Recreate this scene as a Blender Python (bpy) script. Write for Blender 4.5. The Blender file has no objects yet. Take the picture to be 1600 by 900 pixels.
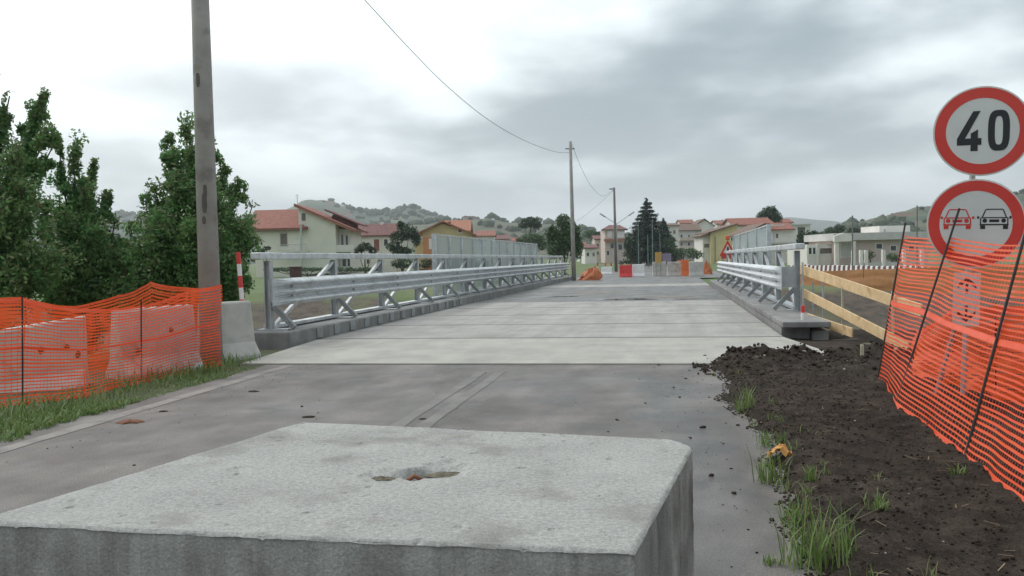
import bpy, math, random
import numpy as np
from mathutils import Vector, Matrix, noise
R = math.radians
random.seed(7); rng = np.random.default_rng(7)
S = bpy.context.scene
COL = S.collection

# ------------------------------------------------------------------ camera
FPX = 1400.0                      # focal length in pixels of a 1600 px wide picture
EYE = 1.60
PITCH, ROLL = R(2.01), R(-1.2)
cam_d = bpy.data.cameras.new('camera'); cam = bpy.data.objects.new('camera', cam_d); COL.objects.link(cam)
cam_d.sensor_width = 36; cam_d.lens = 36*FPX/1600; cam_d.clip_start = .05; cam_d.clip_end = 20000
ROT = Matrix.Rotation(math.pi/2-PITCH, 3, 'X') @ Matrix.Rotation(ROLL, 3, 'Z')
cam.matrix_world = Matrix.Translation((0, 0, EYE)) @ ROT.to_4x4()
S.camera = cam
S.render.resolution_x, S.render.resolution_y = 1024, 576

# ------------------------------------------------------------------ sky
SUN_EL, SUN_AZ = 48, -50          # azimuth from +Y, positive to the right
w = bpy.data.worlds.new('World'); S.world = w; w.use_nodes = True
nt = w.node_tree; nt.nodes.clear(); L = nt.links.new
def N(t, **k):
    n = nt.nodes.new(t)
    for a, b in k.items(): setattr(n, a, b)
    return n
def wm(op, a, b=None, c=None, clamp=False):
    n = N('ShaderNodeMath', operation=op); n.use_clamp = clamp
    for i, v in enumerate((a, b, c)):
        if v is None: continue
        if isinstance(v, (int, float)): n.inputs[i].default_value = v
        else: L(v, n.inputs[i])
    return n.outputs[0]
def wmix(f, a, b):
    n = N('ShaderNodeMix', data_type='RGBA')
    for i, v in ((0, f), (6, a), (7, b)):
        if isinstance(v, (int, float)): n.inputs[i].default_value = v
        elif isinstance(v, tuple): n.inputs[i].default_value = (*v, 1)
        else: L(v, n.inputs[i])
    return n.outputs[2]
def smooth(x, a, b):
    n = N('ShaderNodeMapRange', interpolation_type='SMOOTHSTEP'); L(x, n.inputs[0])
    n.inputs[1].default_value = a; n.inputs[2].default_value = b
    return n.outputs[0]
out = N('ShaderNodeOutputWorld'); bg = N('ShaderNodeBackground'); L(bg.outputs[0], out.inputs[0])
sky = N('ShaderNodeTexSky', sky_type='NISHITA', sun_disc=False)
sky.sun_elevation = R(SUN_EL); sky.sun_rotation = R(SUN_AZ); sky.air_density = 1.0; sky.dust_density = 3.0
tc = N('ShaderNodeTexCoord'); sp = N('ShaderNodeSeparateXYZ'); L(tc.outputs['Generated'], sp.inputs[0])
zz = wm('MAXIMUM', sp.outputs[2], 0.0)
den = wm('ADD', zz, 0.24)
cx = wm('DIVIDE', sp.outputs[0], den); cy = wm('DIVIDE', sp.outputs[1], den)
cmb = N('ShaderNodeCombineXYZ'); L(cx, cmb.inputs[0]); L(cy, cmb.inputs[1])
def cloud(scale, off, detail, rough, dist=0.4):
    mp = N('ShaderNodeMapping'); L(cmb.outputs[0], mp.inputs[0]); mp.inputs[1].default_value = off
    n = N('ShaderNodeTexNoise'); L(mp.outputs[0], n.inputs['Vector'])
    n.inputs['Scale'].default_value = scale; n.inputs['Detail'].default_value = detail
    n.inputs['Roughness'].default_value = rough; n.inputs['Distortion'].default_value = dist
    return n.outputs[0]
big = cloud(0.95, (3.1, 7.7, 0), 4, .5, .0)
mid = cloud(2.1, (11.3, 2.4, 0), 6, .47, .0)
sun_dir = (math.sin(R(SUN_AZ))*math.cos(R(SUN_EL)), math.cos(R(SUN_AZ))*math.cos(R(SUN_EL)), math.sin(R(SUN_EL)))
dp = N('ShaderNodeVectorMath', operation='DOT_PRODUCT'); L(tc.outputs['Generated'], dp.inputs[0]); dp.inputs[1].default_value = sun_dir
glow = smooth(dp.outputs['Value'], 0.46, .96)         # the sun behind the overcast
t = wm('ADD', wm('MULTIPLY', big, 1.15), wm('MULTIPLY', mid, .72))
t = wm('ADD', t, wm('MULTIPLY', glow, .34))
cl = smooth(t, .82, 1.2)
ccol = wmix(cl, (.28, .35, .385), (1.04, 1.14, 1.17))
ccol = wmix(wm('MULTIPLY', glow, .58), ccol, (1.7, 1.72, 1.72))
hz = wm('SUBTRACT', 1.0, smooth(sp.outputs[2], -.02, .16))
ccol = wmix(wm('MULTIPLY', hz, .6), ccol, (.88, .98, 1.0))
sk = N('ShaderNodeVectorMath', operation='SCALE'); L(sky.outputs[0], sk.inputs[0]); sk.inputs['Scale'].default_value = .10
fin = wmix(.93, sk.outputs[0], ccol)
L(fin, bg.inputs[0]); bg.inputs[1].default_value = 1.0

# ------------------------------------------------------------------ sun and exposure
sd = bpy.data.lights.new('sun', 'SUN'); sd.energy = 1.1; sd.angle = R(25); sd.color = (1, .97, .92)
so = bpy.data.objects.new('sun', sd); COL.objects.link(so)
so.rotation_euler = Vector(sun_dir).to_track_quat('Z', 'Y').to_euler()
vs = S.view_settings; vs.view_transform = 'Standard'; vs.look = 'None'; vs.gamma = 1; vs.use_curve_mapping = False
vs.exposure = 0.35

# ------------------------------------------------------------------ pixel helpers (1600 x 900)
def ray(px, py): return ROT @ Vector(((px-800)/FPX, -(py-450)/FPX, -1))
def G(px, py, z=0.0):                       # where the ray meets the level z
    d = ray(px, py); k = (z-EYE)/d.z
    return Vector((0, 0, EYE)) + d*k
def D(px, py, Y):                           # the point of the ray at depth Y
    d = ray(px, py); return Vector((0, 0, EYE)) + d*(Y/d.y)
# bridge frame: s along the road, t to the right
YAW = R(10.0)
BD = Vector((math.sin(YAW), math.cos(YAW), 0)); BN = Vector((math.cos(YAW), -math.sin(YAW), 0))
S0 = 13.0
S_END = 66.0
def BP(s, t, z=0.0): return BD*s + BN*t + Vector((0, 0, z - .004*max(0, min(s, S_END)-S0)))

# ------------------------------------------------------------------ materials
def mat(name, c1, c2=None, scale=3., rough=.7, metal=0., bump=0., bscale=40., detail=5, lo=.35, hi=.65, trans=0.,
        c3=None, s3=.5, lo3=.5, hi3=.7, rvar=0., spec=None):
    m = bpy.data.materials.new(name); m.use_nodes = True; T = m.node_tree; ln = T.links.new
    b = T.nodes['Principled BSDF']; b.inputs['Roughness'].default_value = rough; b.inputs['Metallic'].default_value = metal
    if spec is not None: b.inputs['Specular IOR Level'].default_value = spec
    geo = T.nodes.new('ShaderNodeNewGeometry')
    def ns(sc, det=detail):
        n = T.nodes.new('ShaderNodeTexNoise'); n.inputs['Scale'].default_value = sc; n.inputs['Detail'].default_value = det
        n.inputs['Roughness'].default_value = .6; ln(geo.outputs['Position'], n.inputs['Vector']); return n.outputs[0]
    def rng_(x, a, bb):
        r = T.nodes.new('ShaderNodeMapRange'); ln(x, r.inputs[0]); r.inputs[1].default_value = a; r.inputs[2].default_value = bb; return r.outputs[0]
    def mx(f, a, bb):
        n = T.nodes.new('ShaderNodeMix'); n.data_type = 'RGBA'; ln(f, n.inputs[0])
        for i, v in ((6, a), (7, bb)):
            if isinstance(v, tuple): n.inputs[i].default_value = (*v, 1)
            else: ln(v, n.inputs[i])
        return n.outputs[2]
    b.inputs['Base Color'].default_value = (*c1, 1)
    col = None
    if c2 is not None:
        f = rng_(ns(scale), lo, hi); col = mx(f, c1, c2)
    if c3 is not None:
        f3 = rng_(ns(s3), lo3, hi3); col = mx(f3, col if col else c1, c3)
        if rvar:
            r = T.nodes.new('ShaderNodeMapRange'); ln(f3, r.inputs[0]); r.inputs[3].default_value = rough; r.inputs[4].default_value = rough+rvar
            ln(r.outputs[0], b.inputs['Roughness'])
    if col: ln(col, b.inputs['Base Color'])
    if bump:
        bp = T.nodes.new('ShaderNodeBump'); bp.inputs['Strength'].default_value = bump; bp.inputs['Distance'].default_value = .02
        ln(ns(bscale, 4), bp.inputs['Height']); ln(bp.outputs[0], b.inputs['Normal'])
    if trans:
        tr = T.nodes.new('ShaderNodeBsdfTranslucent'); tr.inputs[0].default_value = (*c1, 1)
        if col: ln(col, tr.inputs[0])
        ms = T.nodes.new('ShaderNodeMixShader'); ms.inputs[0].default_value = trans
        ln(b.outputs[0], ms.inputs[1]); ln(tr.outputs[0], ms.inputs[2]); ln(ms.outputs[0], T.nodes['Material Output'].inputs[0])
    return m
M = {}
M['asphalt'] = mat('asphalt', (.092,.083,.076), (.175,.160,.148), .9, .72, bump=.35, bscale=160, c3=(.056,.051,.047), s3=1.4, lo3=.50, hi3=.66, rvar=-.28)
def add_wet(m, dark=.62, rough=.17):
    T = m.node_tree; P = T.nodes['Principled BSDF']; ln = T.links.new
    at = T.nodes.new('ShaderNodeAttribute'); at.attribute_name = 'wet'
    old = P.inputs['Base Color'].links[0].from_socket; mx = T.nodes.new('ShaderNodeMix'); mx.data_type = 'RGBA'; mx.blend_type = 'MULTIPLY'
    ln(at.outputs['Fac'], mx.inputs[0]); ln(old, mx.inputs[6]); mx.inputs[7].default_value = (dark, dark, dark, 1); ln(mx.outputs[2], P.inputs['Base Color'])
    ro = P.inputs['Roughness'].links[0].from_socket; m2 = T.nodes.new('ShaderNodeMix'); ln(at.outputs['Fac'], m2.inputs[0]); ln(ro, m2.inputs[2]); m2.inputs[3].default_value = rough; ln(m2.outputs[0], P.inputs['Roughness'])
add_wet(M['asphalt'])
STREAK = []
M['deck_asphalt'] = mat('deck_asphalt', (.115,.112,.108), (.17,.163,.155), .9, .6, bump=.25, bscale=120, c3=(.075,.073,.073), s3=.35, lo3=.5, hi3=.6, rvar=-.3)
M['paint'] = mat('worn_paint', (.175,.168,.158), (.115,.108,.101), 2.3, .75, lo=.38, hi=.72, bump=.3, bscale=160)
M['edge_paint'] = mat('edge_line', (.23,.21,.195), (.13,.122,.115), 3., .75, lo=.45, hi=.7, bump=.3, bscale=160)
M['slab'] = mat('slab_concrete', (.275,.266,.246), (.34,.33,.308), 1.1, .8, bump=.15, bscale=60, c3=(.255,.25,.24), s3=.9, lo3=.55, hi3=.75)
M['ramp'] = mat('ramp_concrete', (.31,.298,.268), (.38,.366,.33), 1.3, .82, bump=.15, bscale=60, c3=(.27,.26,.235), s3=1.2, lo3=.55, hi3=.75)
M['kerb'] = mat('kerb_concrete', (.175,.175,.172), (.255,.25,.245), 2.2, .85, bump=.3, bscale=30, c3=(.14,.135,.13), s3=1.5, lo3=.55, hi3=.72)
M['block'] = mat('block_concrete', (.27,.268,.253), (.38,.378,.36), 55., .9, bump=.45, bscale=200, c3=(.20,.196,.18), s3=3.0, lo3=.52, hi3=.72)
M['block_side'] = mat('block_side', (.27,.263,.245), (.40,.39,.365), 5., .85, bump=.5, bscale=90, c3=(.15,.145,.13), s3=2.2, lo3=.5, hi3=.7)
M['jersey'] = mat('jersey_concrete', (.40,.39,.36), (.52,.50,.47), 3., .85, bump=.3, bscale=40, c3=(.28,.26,.23), s3=2.5, lo3=.58, hi3=.72)
M['rust'] = mat('rust', (.13,.05,.025), (.22,.09,.045), 20., .9, bump=.5)
M['galv'] = mat('galvanised_steel', (.50,.52,.53), (.66,.68,.70), 7., .42, .35, c3=(.38,.385,.385), s3=2.2, lo3=.5, hi3=.72)
M['galv2'] = mat('galvanised_dull', (.40,.42,.43), (.50,.52,.53), 6., .5, .3)
M['galv_dark'] = mat('galvanised_weathered', (.22,.23,.235), (.31,.32,.33), 5., .55, .3)
M['pole'] = mat('pole_concrete', (.30,.28,.262), (.38,.358,.335), 2.5, .85, bump=.2, bscale=50, c3=(.24,.22,.205), s3=1.6, lo3=.6, hi3=.7)
M['pole_far'] = mat('pole_dark', (.16,.15,.14), (.22,.2,.19), 2., .85)
M['patch'] = mat('pole_damp_patch', (.09,.075,.07), (.13,.11,.1), 12., .8)
M['black'] = mat('black_steel', (.018,.016,.016), (.04,.025,.02), 30., .7)
M['cable'] = mat('cable', (.05,.05,.05), rough=.6)
M['net'] = mat('orange_net', (.88,.09,.018), (.92,.13,.035), 2., .45, trans=.35)
M['net_band'] = mat('orange_net_band', (.90,.10,.03), (.93,.16,.07), 3., .4, trans=.3)
M['net_rear'] = mat('orange_net_rear', (.80,.09,.015), (.88,.15,.03), 2., .5, trans=.3)
M['soil'] = mat('dark_soil', (.026,.0215,.018), (.058,.047,.038), 5., 1., spec=.08, bump=1., bscale=70, c3=(.07,.055,.043), s3=24, lo3=.56, hi3=.72)
M['clod'] = mat('clod', (.025,.0195,.0155), (.06,.046,.036), 6., 1., spec=.08, bump=.5, bscale=60)
M['stone'] = mat('small_stones', (.22,.19,.16), (.38,.35,.31), 9., .9)
M['straw'] = mat('straw', (.16,.11,.065), (.28,.21,.13), 9., .9)
M['plank'] = mat('new_timber', (.56,.39,.20), (.68,.50,.29), 6., .7, bump=.15, bscale=40, c3=(.42,.24,.1), s3=4, lo3=.55, hi3=.7)
M['stake'] = mat('pale_stake', (.42,.38,.27), (.52,.48,.36), 8., .8)
M['red'] = mat('red_plastic', (.62,.03,.03), (.70,.05,.05), 2., .4)
M['redorange'] = mat('orange_plastic', (.70,.14,.03), (.78,.2,.06), 2., .45, trans=.1)
M['white'] = mat('white_plastic', (.72,.70,.69), (.80,.78,.77), 3., .45)
M['whitepaint'] = mat('white_render', (.66,.63,.58), (.74,.71,.66), .6, .85)
M['cream'] = mat('cream_render', (.68,.66,.56), (.74,.72,.62), .5, .85)
M['pink'] = mat('pinkish_render', (.52,.42,.38), (.6,.5,.46), .6, .85)
M['yellow'] = mat('yellow_render', (.66,.55,.28), (.72,.62,.36), .5, .85)
M['ochre'] = mat('ochre_render', (.56,.43,.23), (.62,.5,.29), .5, .85)
M['orangewall'] = mat('orange_render', (.52,.2,.09), (.58,.25,.12), .5, .85)
M['bluewall'] = mat('bluegrey_render', (.50,.57,.64), (.56,.63,.69), .4, .85)
M['greywall'] = mat('grey_render', (.36,.34,.33), (.43,.41,.4), .5, .85)
M['tile'] = mat('roof_tile', (.20,.07,.05), (.27,.105,.075), 2.2, .85, bump=.5, bscale=6)
M['tile_dark'] = mat('roof_tile_dark', (.125,.05,.048), (.175,.08,.07), 2., .85, bump=.5, bscale=6)
M['tile_orange'] = mat('roof_tile_orange', (.30,.125,.075), (.37,.165,.105), 2., .85, bump=.5, bscale=6)
M['tile_brown'] = mat('roof_edge_brown', (.12,.075,.055), (.18,.12,.09), 2., .85)
M['dark_wood'] = mat('dark_red_wood', (.13,.035,.03), (.18,.06,.05), 3., .7)
M['shutter'] = mat('shutter', (.13,.11,.09), (.2,.17,.14), 3., .7)
M['brownwin'] = mat('red_brown_blind', (.22,.07,.06), (.27,.1,.08), 3., .7)
M['fascia'] = mat('pale_fascia', (.48,.47,.45), (.55,.54,.52), 1., .8)
M['signred'] = mat('sign_red', (.62,.035,.025), (.68,.05,.035), 3., .38)
M['signwhite'] = mat('sign_white', (.62,.63,.61), (.68,.69,.67), 3., .38)
M['signrim'] = mat('sign_rim', (.68,.62,.55), rough=.4)
M['signblack'] = mat('sign_black', (.012,.012,.016), rough=.4)
M['signback'] = mat('sign_back', (.32,.33,.34), rough=.45, metal=.5)
M['yellow_board'] = mat('yellow_board', (.48,.38,.10), (.55,.25,.08), .8, .5)
M['violet_board'] = mat('violet_board', (.20,.18,.26), (.25,.21,.3), 1., .5)
M['teal'] = mat('teal_paint', (.14,.21,.21), (.18,.26,.25), 2., .5)
M['bark'] = mat('bark', (.07,.055,.04), (.12,.095,.07), 8., .9, bump=.6, bscale=25)
M['brownbox'] = mat('brown_box', (.075,.04,.035), (.11,.06,.05), 4., .8)
M['hedge_g'] = None
def glass(name, c, rough=.08):
    m = bpy.data.materials.new(name); m.use_nodes = True; b = m.node_tree.nodes['Principled BSDF']
    b.inputs['Base Color'].default_value = (*c, 1); b.inputs['Roughness'].default_value = rough; b.inputs['Specular IOR Level'].default_value = .7
    return m
M['glass'] = glass('window_glass', (.03,.035,.04))
def leafmat(name, a, b, tip=None, tr=.38):
    m = bpy.data.materials.new(name); m.use_nodes = True; T = m.node_tree; ln = T.links.new
    P = T.nodes['Principled BSDF']; P.inputs['Roughness'].default_value = .5
    at = T.nodes.new('ShaderNodeAttribute'); at.attribute_name = 'tint'
    mx = T.nodes.new('ShaderNodeMix'); mx.data_type = 'RGBA'; ln(at.outputs['Fac'], mx.inputs[0])
    mx.inputs[6].default_value = (*a, 1); mx.inputs[7].default_value = (*b, 1); c = mx.outputs[2]
    if tip:
        at2 = T.nodes.new('ShaderNodeAttribute'); at2.attribute_name = 'tip'
        m2 = T.nodes.new('ShaderNodeMix'); m2.data_type = 'RGBA'; ln(at2.outputs['Fac'], m2.inputs[0]); ln(c, m2.inputs[6]); m2.inputs[7].default_value = (*tip, 1); c = m2.outputs[2]
    ln(c, P.inputs['Base Color'])
    tl = T.nodes.new('ShaderNodeBsdfTranslucent'); ln(c, tl.inputs[0])
    ms = T.nodes.new('ShaderNodeMixShader'); ms.inputs[0].default_value = tr
    ln(P.outputs[0], ms.inputs[1]); ln(tl.outputs[0], ms.inputs[2]); ln(ms.outputs[0], T.nodes['Material Output'].inputs[0])
    return m
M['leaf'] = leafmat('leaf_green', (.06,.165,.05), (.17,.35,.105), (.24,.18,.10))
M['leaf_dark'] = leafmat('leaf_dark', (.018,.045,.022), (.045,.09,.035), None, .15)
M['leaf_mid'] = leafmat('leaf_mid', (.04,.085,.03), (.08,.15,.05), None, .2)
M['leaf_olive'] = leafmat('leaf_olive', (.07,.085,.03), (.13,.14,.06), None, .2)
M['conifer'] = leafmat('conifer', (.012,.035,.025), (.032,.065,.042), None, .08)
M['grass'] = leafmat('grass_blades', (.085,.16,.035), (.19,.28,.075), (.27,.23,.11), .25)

def streaks(m, lo, hi, ks, kt, grain=0., gs=140.):
    T = m.node_tree; P = T.nodes['Principled BSDF']; ln = T.links.new; g = T.nodes.new('ShaderNodeNewGeometry')
    def dot(v):
        d = T.nodes.new('ShaderNodeVectorMath'); d.operation = 'DOT_PRODUCT'; ln(g.outputs['Position'], d.inputs[0]); d.inputs[1].default_value = v; return d.outputs['Value']
    cb = T.nodes.new('ShaderNodeCombineXYZ'); ln(dot(tuple(BN*kt)), cb.inputs[0]); ln(dot(tuple(BD*ks)), cb.inputs[1])
    def mul(vec, sc, det, a, b, x0, x1):
        n = T.nodes.new('ShaderNodeTexNoise'); n.inputs['Scale'].default_value = sc; n.inputs['Detail'].default_value = det; n.inputs['Roughness'].default_value = .65; ln(vec, n.inputs['Vector'])
        mr = T.nodes.new('ShaderNodeMapRange'); ln(n.outputs[0], mr.inputs[0]); mr.inputs[1].default_value = x0; mr.inputs[2].default_value = x1; mr.inputs[3].default_value = a; mr.inputs[4].default_value = b
        mx = T.nodes.new('ShaderNodeMix'); mx.data_type = 'RGBA'; mx.blend_type = 'MULTIPLY'; mx.inputs[0].default_value = 1
        old = P.inputs['Base Color'].links[0].from_socket; ln(old, mx.inputs[6]); ln(mr.outputs[0], mx.inputs[7]); ln(mx.outputs[2], P.inputs['Base Color'])
    mul(cb.outputs[0], 1., 6, lo, hi, .35, .65)
    if grain: mul(g.outputs['Position'], gs, 3, 1-grain, 1+grain, .3, .7)
streaks(M['asphalt'], .72, 1.22, .5, 1.5, .5, 75.); streaks(M['deck_asphalt'], .75, 1.15, .12, 1.6, .2); streaks(M['slab'], .80, 1.10, .14, 1.5, .1); streaks(M['ramp'], .86, 1.08, .3, 1.2, .12); streaks(M['block'], .9, 1.1, 2., 2.5, .22, 120.)
streaks(M['block_side'], .7, 1.15, 3., 9., .2, 120.); streaks(M['soil'], .75, 1.35, .9, .9, .3, 60.); streaks(M['kerb'], .8, 1.12, .4, 2., .15)
# ------------------------------------------------------------------ mesh helpers
WLOC = {}
def tag(o, label=None, cat=None, group=None, kind=None):
    if label: o['label'] = label
    if cat: o['category'] = cat
    if group: o['group'] = group
    if kind: o['kind'] = kind
    return o
def thing(name, loc, label, cat, group=None):
    o = bpy.data.objects.new(name, None); COL.objects.link(o); o.location = loc; o.empty_display_size = .2
    WLOC[o.name] = Vector(loc); return tag(o, label, cat, group)
class MB:
    def __init__(self): self.v = []; self.f = []
    def add(self, vs, fs):
        n = len(self.v); self.v += [tuple(p) for p in vs]; self.f += [tuple(i+n for i in f) for f in fs]; return self
    def hexa(self, b, t):                                   # bottom ring, top ring
        n = len(b); fs = [tuple(range(n))[::-1], tuple(range(n, 2*n))]
        fs += [(i, (i+1) % n, n+(i+1) % n, n+i) for i in range(n)]
        return self.add(list(b)+list(t), fs)
    def box(self, c, sx, sy, sz, rz=0.):                    # c = centre of the base
        c = Vector(c); m = Matrix.Rotation(rz, 3, 'Z')
        q = [m @ Vector((x*sx/2, y*sy/2, 0)) for x, y in ((-1,-1),(1,-1),(1,1),(-1,1))]
        return self.hexa([c+p for p in q], [c+p+Vector((0,0,sz)) for p in q])
    def bar(self, p, q, a, b, up=(0,0,1)):                  # rectangular bar p->q
        p, q = Vector(p), Vector(q); d = (q-p).normalized(); u = Vector(up)
        if abs(d.dot(u)) > .97: u = BN
        x = d.cross(u).normalized(); y = x.cross(d).normalized()
        r = [x*(i*a/2)+y*(j*b/2) for i, j in ((-1,-1),(1,-1),(1,1),(-1,1))]
        return self.hexa([p+k for k in r], [q+k for k in r])
    def tube(self, pts, r, n=8):
        pts = [Vector(p) for p in pts]; rs = r if isinstance(r, (list, tuple)) else [r]*len(pts); rings = []
        for i, p in enumerate(pts):
            d = (pts[min(i+1, len(pts)-1)]-pts[max(i-1, 0)]).normalized(); u = Vector((0,0,1)) if abs(d.z) < .9 else Vector((1,0,0))
            x = d.cross(u).normalized(); y = x.cross(d)
            rings.append([p+(x*math.cos(a)+y*math.sin(a))*rs[i] for a in (2*math.pi*k/n for k in range(n))])
        vs = [v for rg in rings for v in rg]; fs = []
        for i in range(len(pts)-1):
            for k in range(n):
                fs.append((i*n+k, i*n+(k+1) % n, (i+1)*n+(k+1) % n, (i+1)*n+k))
        fs += [tuple(range(n))[::-1], tuple(range((len(pts)-1)*n, len(pts)*n))]
        return self.add(vs, fs)
    def ext(self, poly, vec):                               # polygon extruded along vec
        p = [Vector(a) for a in poly]; v = Vector(vec); return self.hexa(p, [a+v for a in p])
    def build(self, name, m, parent=None, smooth=False, bevel=0., seg=2, origin=None):
        me = bpy.data.meshes.new(name)
        if parent is not None: o0 = WLOC[parent.name]
        elif origin is not None: o0 = Vector(origin)
        else:
            a = np.array(self.v); o0 = Vector(((a[:,0].min()+a[:,0].max())/2, (a[:,1].min()+a[:,1].max())/2, a[:,2].min()))
        me.from_pydata([tuple(Vector(v)-o0) for v in self.v], [], self.f); me.update()
        if smooth: me.polygons.foreach_set('use_smooth', [True]*len(me.polygons))
        me.materials.append(M[m] if isinstance(m, str) else m)
        o = bpy.data.objects.new(name, me); COL.objects.link(o)
        fixn(me)
        if parent is not None: o.parent = parent
        else: o.location = o0
        WLOC[o.name] = o0
        if bevel:
            bv = o.modifiers.new('bevel', 'BEVEL'); bv.width = bevel; bv.segments = seg; bv.limit_method = 'ANGLE'
        return o
import bmesh
def fixn(me):
    bm = bmesh.new(); bm.from_mesh(me); bmesh.ops.recalc_face_normals(bm, faces=bm.faces); bm.to_mesh(me); bm.free()
def fast(name, verts, quads, m, parent=None, attrs=None, origin=None, smooth=False):
    verts = np.asarray(verts, float); quads = np.asarray(quads, int)
    o0 = np.array(WLOC[parent.name] if parent is not None else (origin if origin is not None else (0,0,0)), float)
    me = bpy.data.meshes.new(name); me.vertices.add(len(verts)); me.vertices.foreach_set('co', (verts-o0).ravel())
    k = quads.shape[1]; me.loops.add(quads.size); me.loops.foreach_set('vertex_index', quads.ravel().astype(np.int32))
    me.polygons.add(len(quads)); me.polygons.foreach_set('loop_start', (np.arange(len(quads))*k).astype(np.int32))
    me.update(calc_edges=True); me.validate()
    if smooth: me.polygons.foreach_set('use_smooth', [True]*len(me.polygons))
    for an, av in (attrs or {}).items():
        a = me.attributes.new(an, 'FLOAT', 'POINT'); a.data.foreach_set('value', np.asarray(av, np.float32))
    me.materials.append(M[m] if isinstance(m, str) else m)
    o = bpy.data.objects.new(name, me); COL.objects.link(o)
    if parent is not None: o.parent = parent
    else: o.location = tuple(o0)
    WLOC[o.name] = Vector(o0); return o
def piece(src, name, parent, mat4=None, loc=None):          # a copy that shares mesh data
    o = src.copy(); o.name = name; COL.objects.link(o); o.parent = parent
    if mat4 is not None: o.matrix_local = mat4
    if loc is not None: o.location = loc
    return o
def fbm(x, y, z=0., o=4): return noise.fractal(Vector((x, y, z)), 1.0, 2.0, o)
def sstep(a, b, x):
    t = min(1, max(0, (x-a)/(b-a))); return t*t*(3-2*t)

# ================================================================== THE SETTING
def st_of(x, y): return BD.x*x+BD.y*y, BN.x*x+BN.y*y
T_L, T_R = -6.95, 2.05                      # deck edges
S_END = 66.0
def gz(x, y):
    s, t = st_of(x, y)
    c = sstep(19.5, 26, s)*(1-sstep(46, 58, s))
    z = -.07 - 2.3*c - .23*sstep(50, 64, s)
    if abs(t+2.4) > 3.4: z += .07*fbm(x*.35, y*.35)*(1 if y < 120 else 0)
    if t < -7.4: z -= .25*sstep(-7.4, -9.5, t)*(1-sstep(60, 80, s))
    return z
def axis(a, b, step, lim, k):
    fine = list(np.arange(a, b+1e-6, step)); st = step; lo = []; x = a
    while x > -lim: st *= k; x -= st; lo.append(x)
    st = step; hi = []; x = b
    while x < lim: st *= k; x += st; hi.append(x)
    return np.array(lo[::-1]+fine+hi)
gx = axis(-26, 34, .55, 4200, 1.22); gy = axis(-4, 66, .55, 4200, 1.2)
gv = []; soil = []
for y in gy:
    for x in gx:
        z = gz(x, y); gv.append((x, y, z)); s, t = st_of(x, y); n = fbm(x*.25, y*.25)
        a = sstep(18, 22, s)*(1-sstep(50, 58, s))*(.95 if t < 0 else 1.1)
        if t > .3: a = max(a, (1-sstep(36, 44, s))*(1-sstep(14, 22, t)))
        soil.append(min(1, max(0, a+.35*n*(1 if a > .02 else .6))))
nx = len(gx); q = [(j*nx+i, j*nx+i+1, (j+1)*nx+i+1, (j+1)*nx+i) for j in range(len(gy)-1) for i in range(nx-1)]
def ground_mat():
    m = bpy.data.materials.new('ground_mix'); m.use_nodes = True; T = m.node_tree; ln = T.links.new; P = T.nodes['Principled BSDF']
    P.inputs['Roughness'].default_value = .95
    geo = T.nodes.new('ShaderNodeNewGeometry')
    def ns(sc, d=5):
        n = T.nodes.new('ShaderNodeTexNoise'); n.inputs['Scale'].default_value = sc; n.inputs['Detail'].default_value = d; n.inputs['Roughness'].default_value = .65
        ln(geo.outputs['Position'], n.inputs['Vector']); return n.outputs[0]
    def rr(x, a, b):
        r = T.nodes.new('ShaderNodeMapRange'); ln(x, r.inputs[0]); r.inputs[1].default_value = a; r.inputs[2].default_value = b; return r.outputs[0]
    def mx(f, a, b):
        n = T.nodes.new('ShaderNodeMix'); n.data_type = 'RGBA'; ln(f, n.inputs[0])
        for i, v in ((6, a), (7, b)):
            if isinstance(v, tuple): n.inputs[i].default_value = (*v, 1)
            else: ln(v, n.inputs[i])
        return n.outputs[2]
    g = mx(rr(ns(.5), .35, .65), (.06,.115,.03), (.11,.15,.05)); g = mx(rr(ns(.06), .45, .6), g, (.14,.15,.07))
    s = mx(rr(ns(1.7), .35, .68), (.045,.036,.03), (.12,.09,.065)); s = mx(rr(ns(.35), .5, .62), s, (.10,.095,.05))
    at = T.nodes.new('ShaderNodeAttribute'); at.attribute_name = 'soil'
    ln(mx(rr(at.outputs['Fac'], .35, .6), g, s), P.inputs['Base Color'])
    b = T.nodes.new('ShaderNodeBump'); b.inputs['Strength'].default_value = .8; b.inputs['Distance'].default_value = .05; ln(ns(14), b.inputs['Height']); ln(b.outputs[0], P.inputs['Normal'])
    return m
tag(fast('ground', gv, q, ground_mat(), attrs={'soil': soil}, smooth=True), kind='structure')

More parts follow.
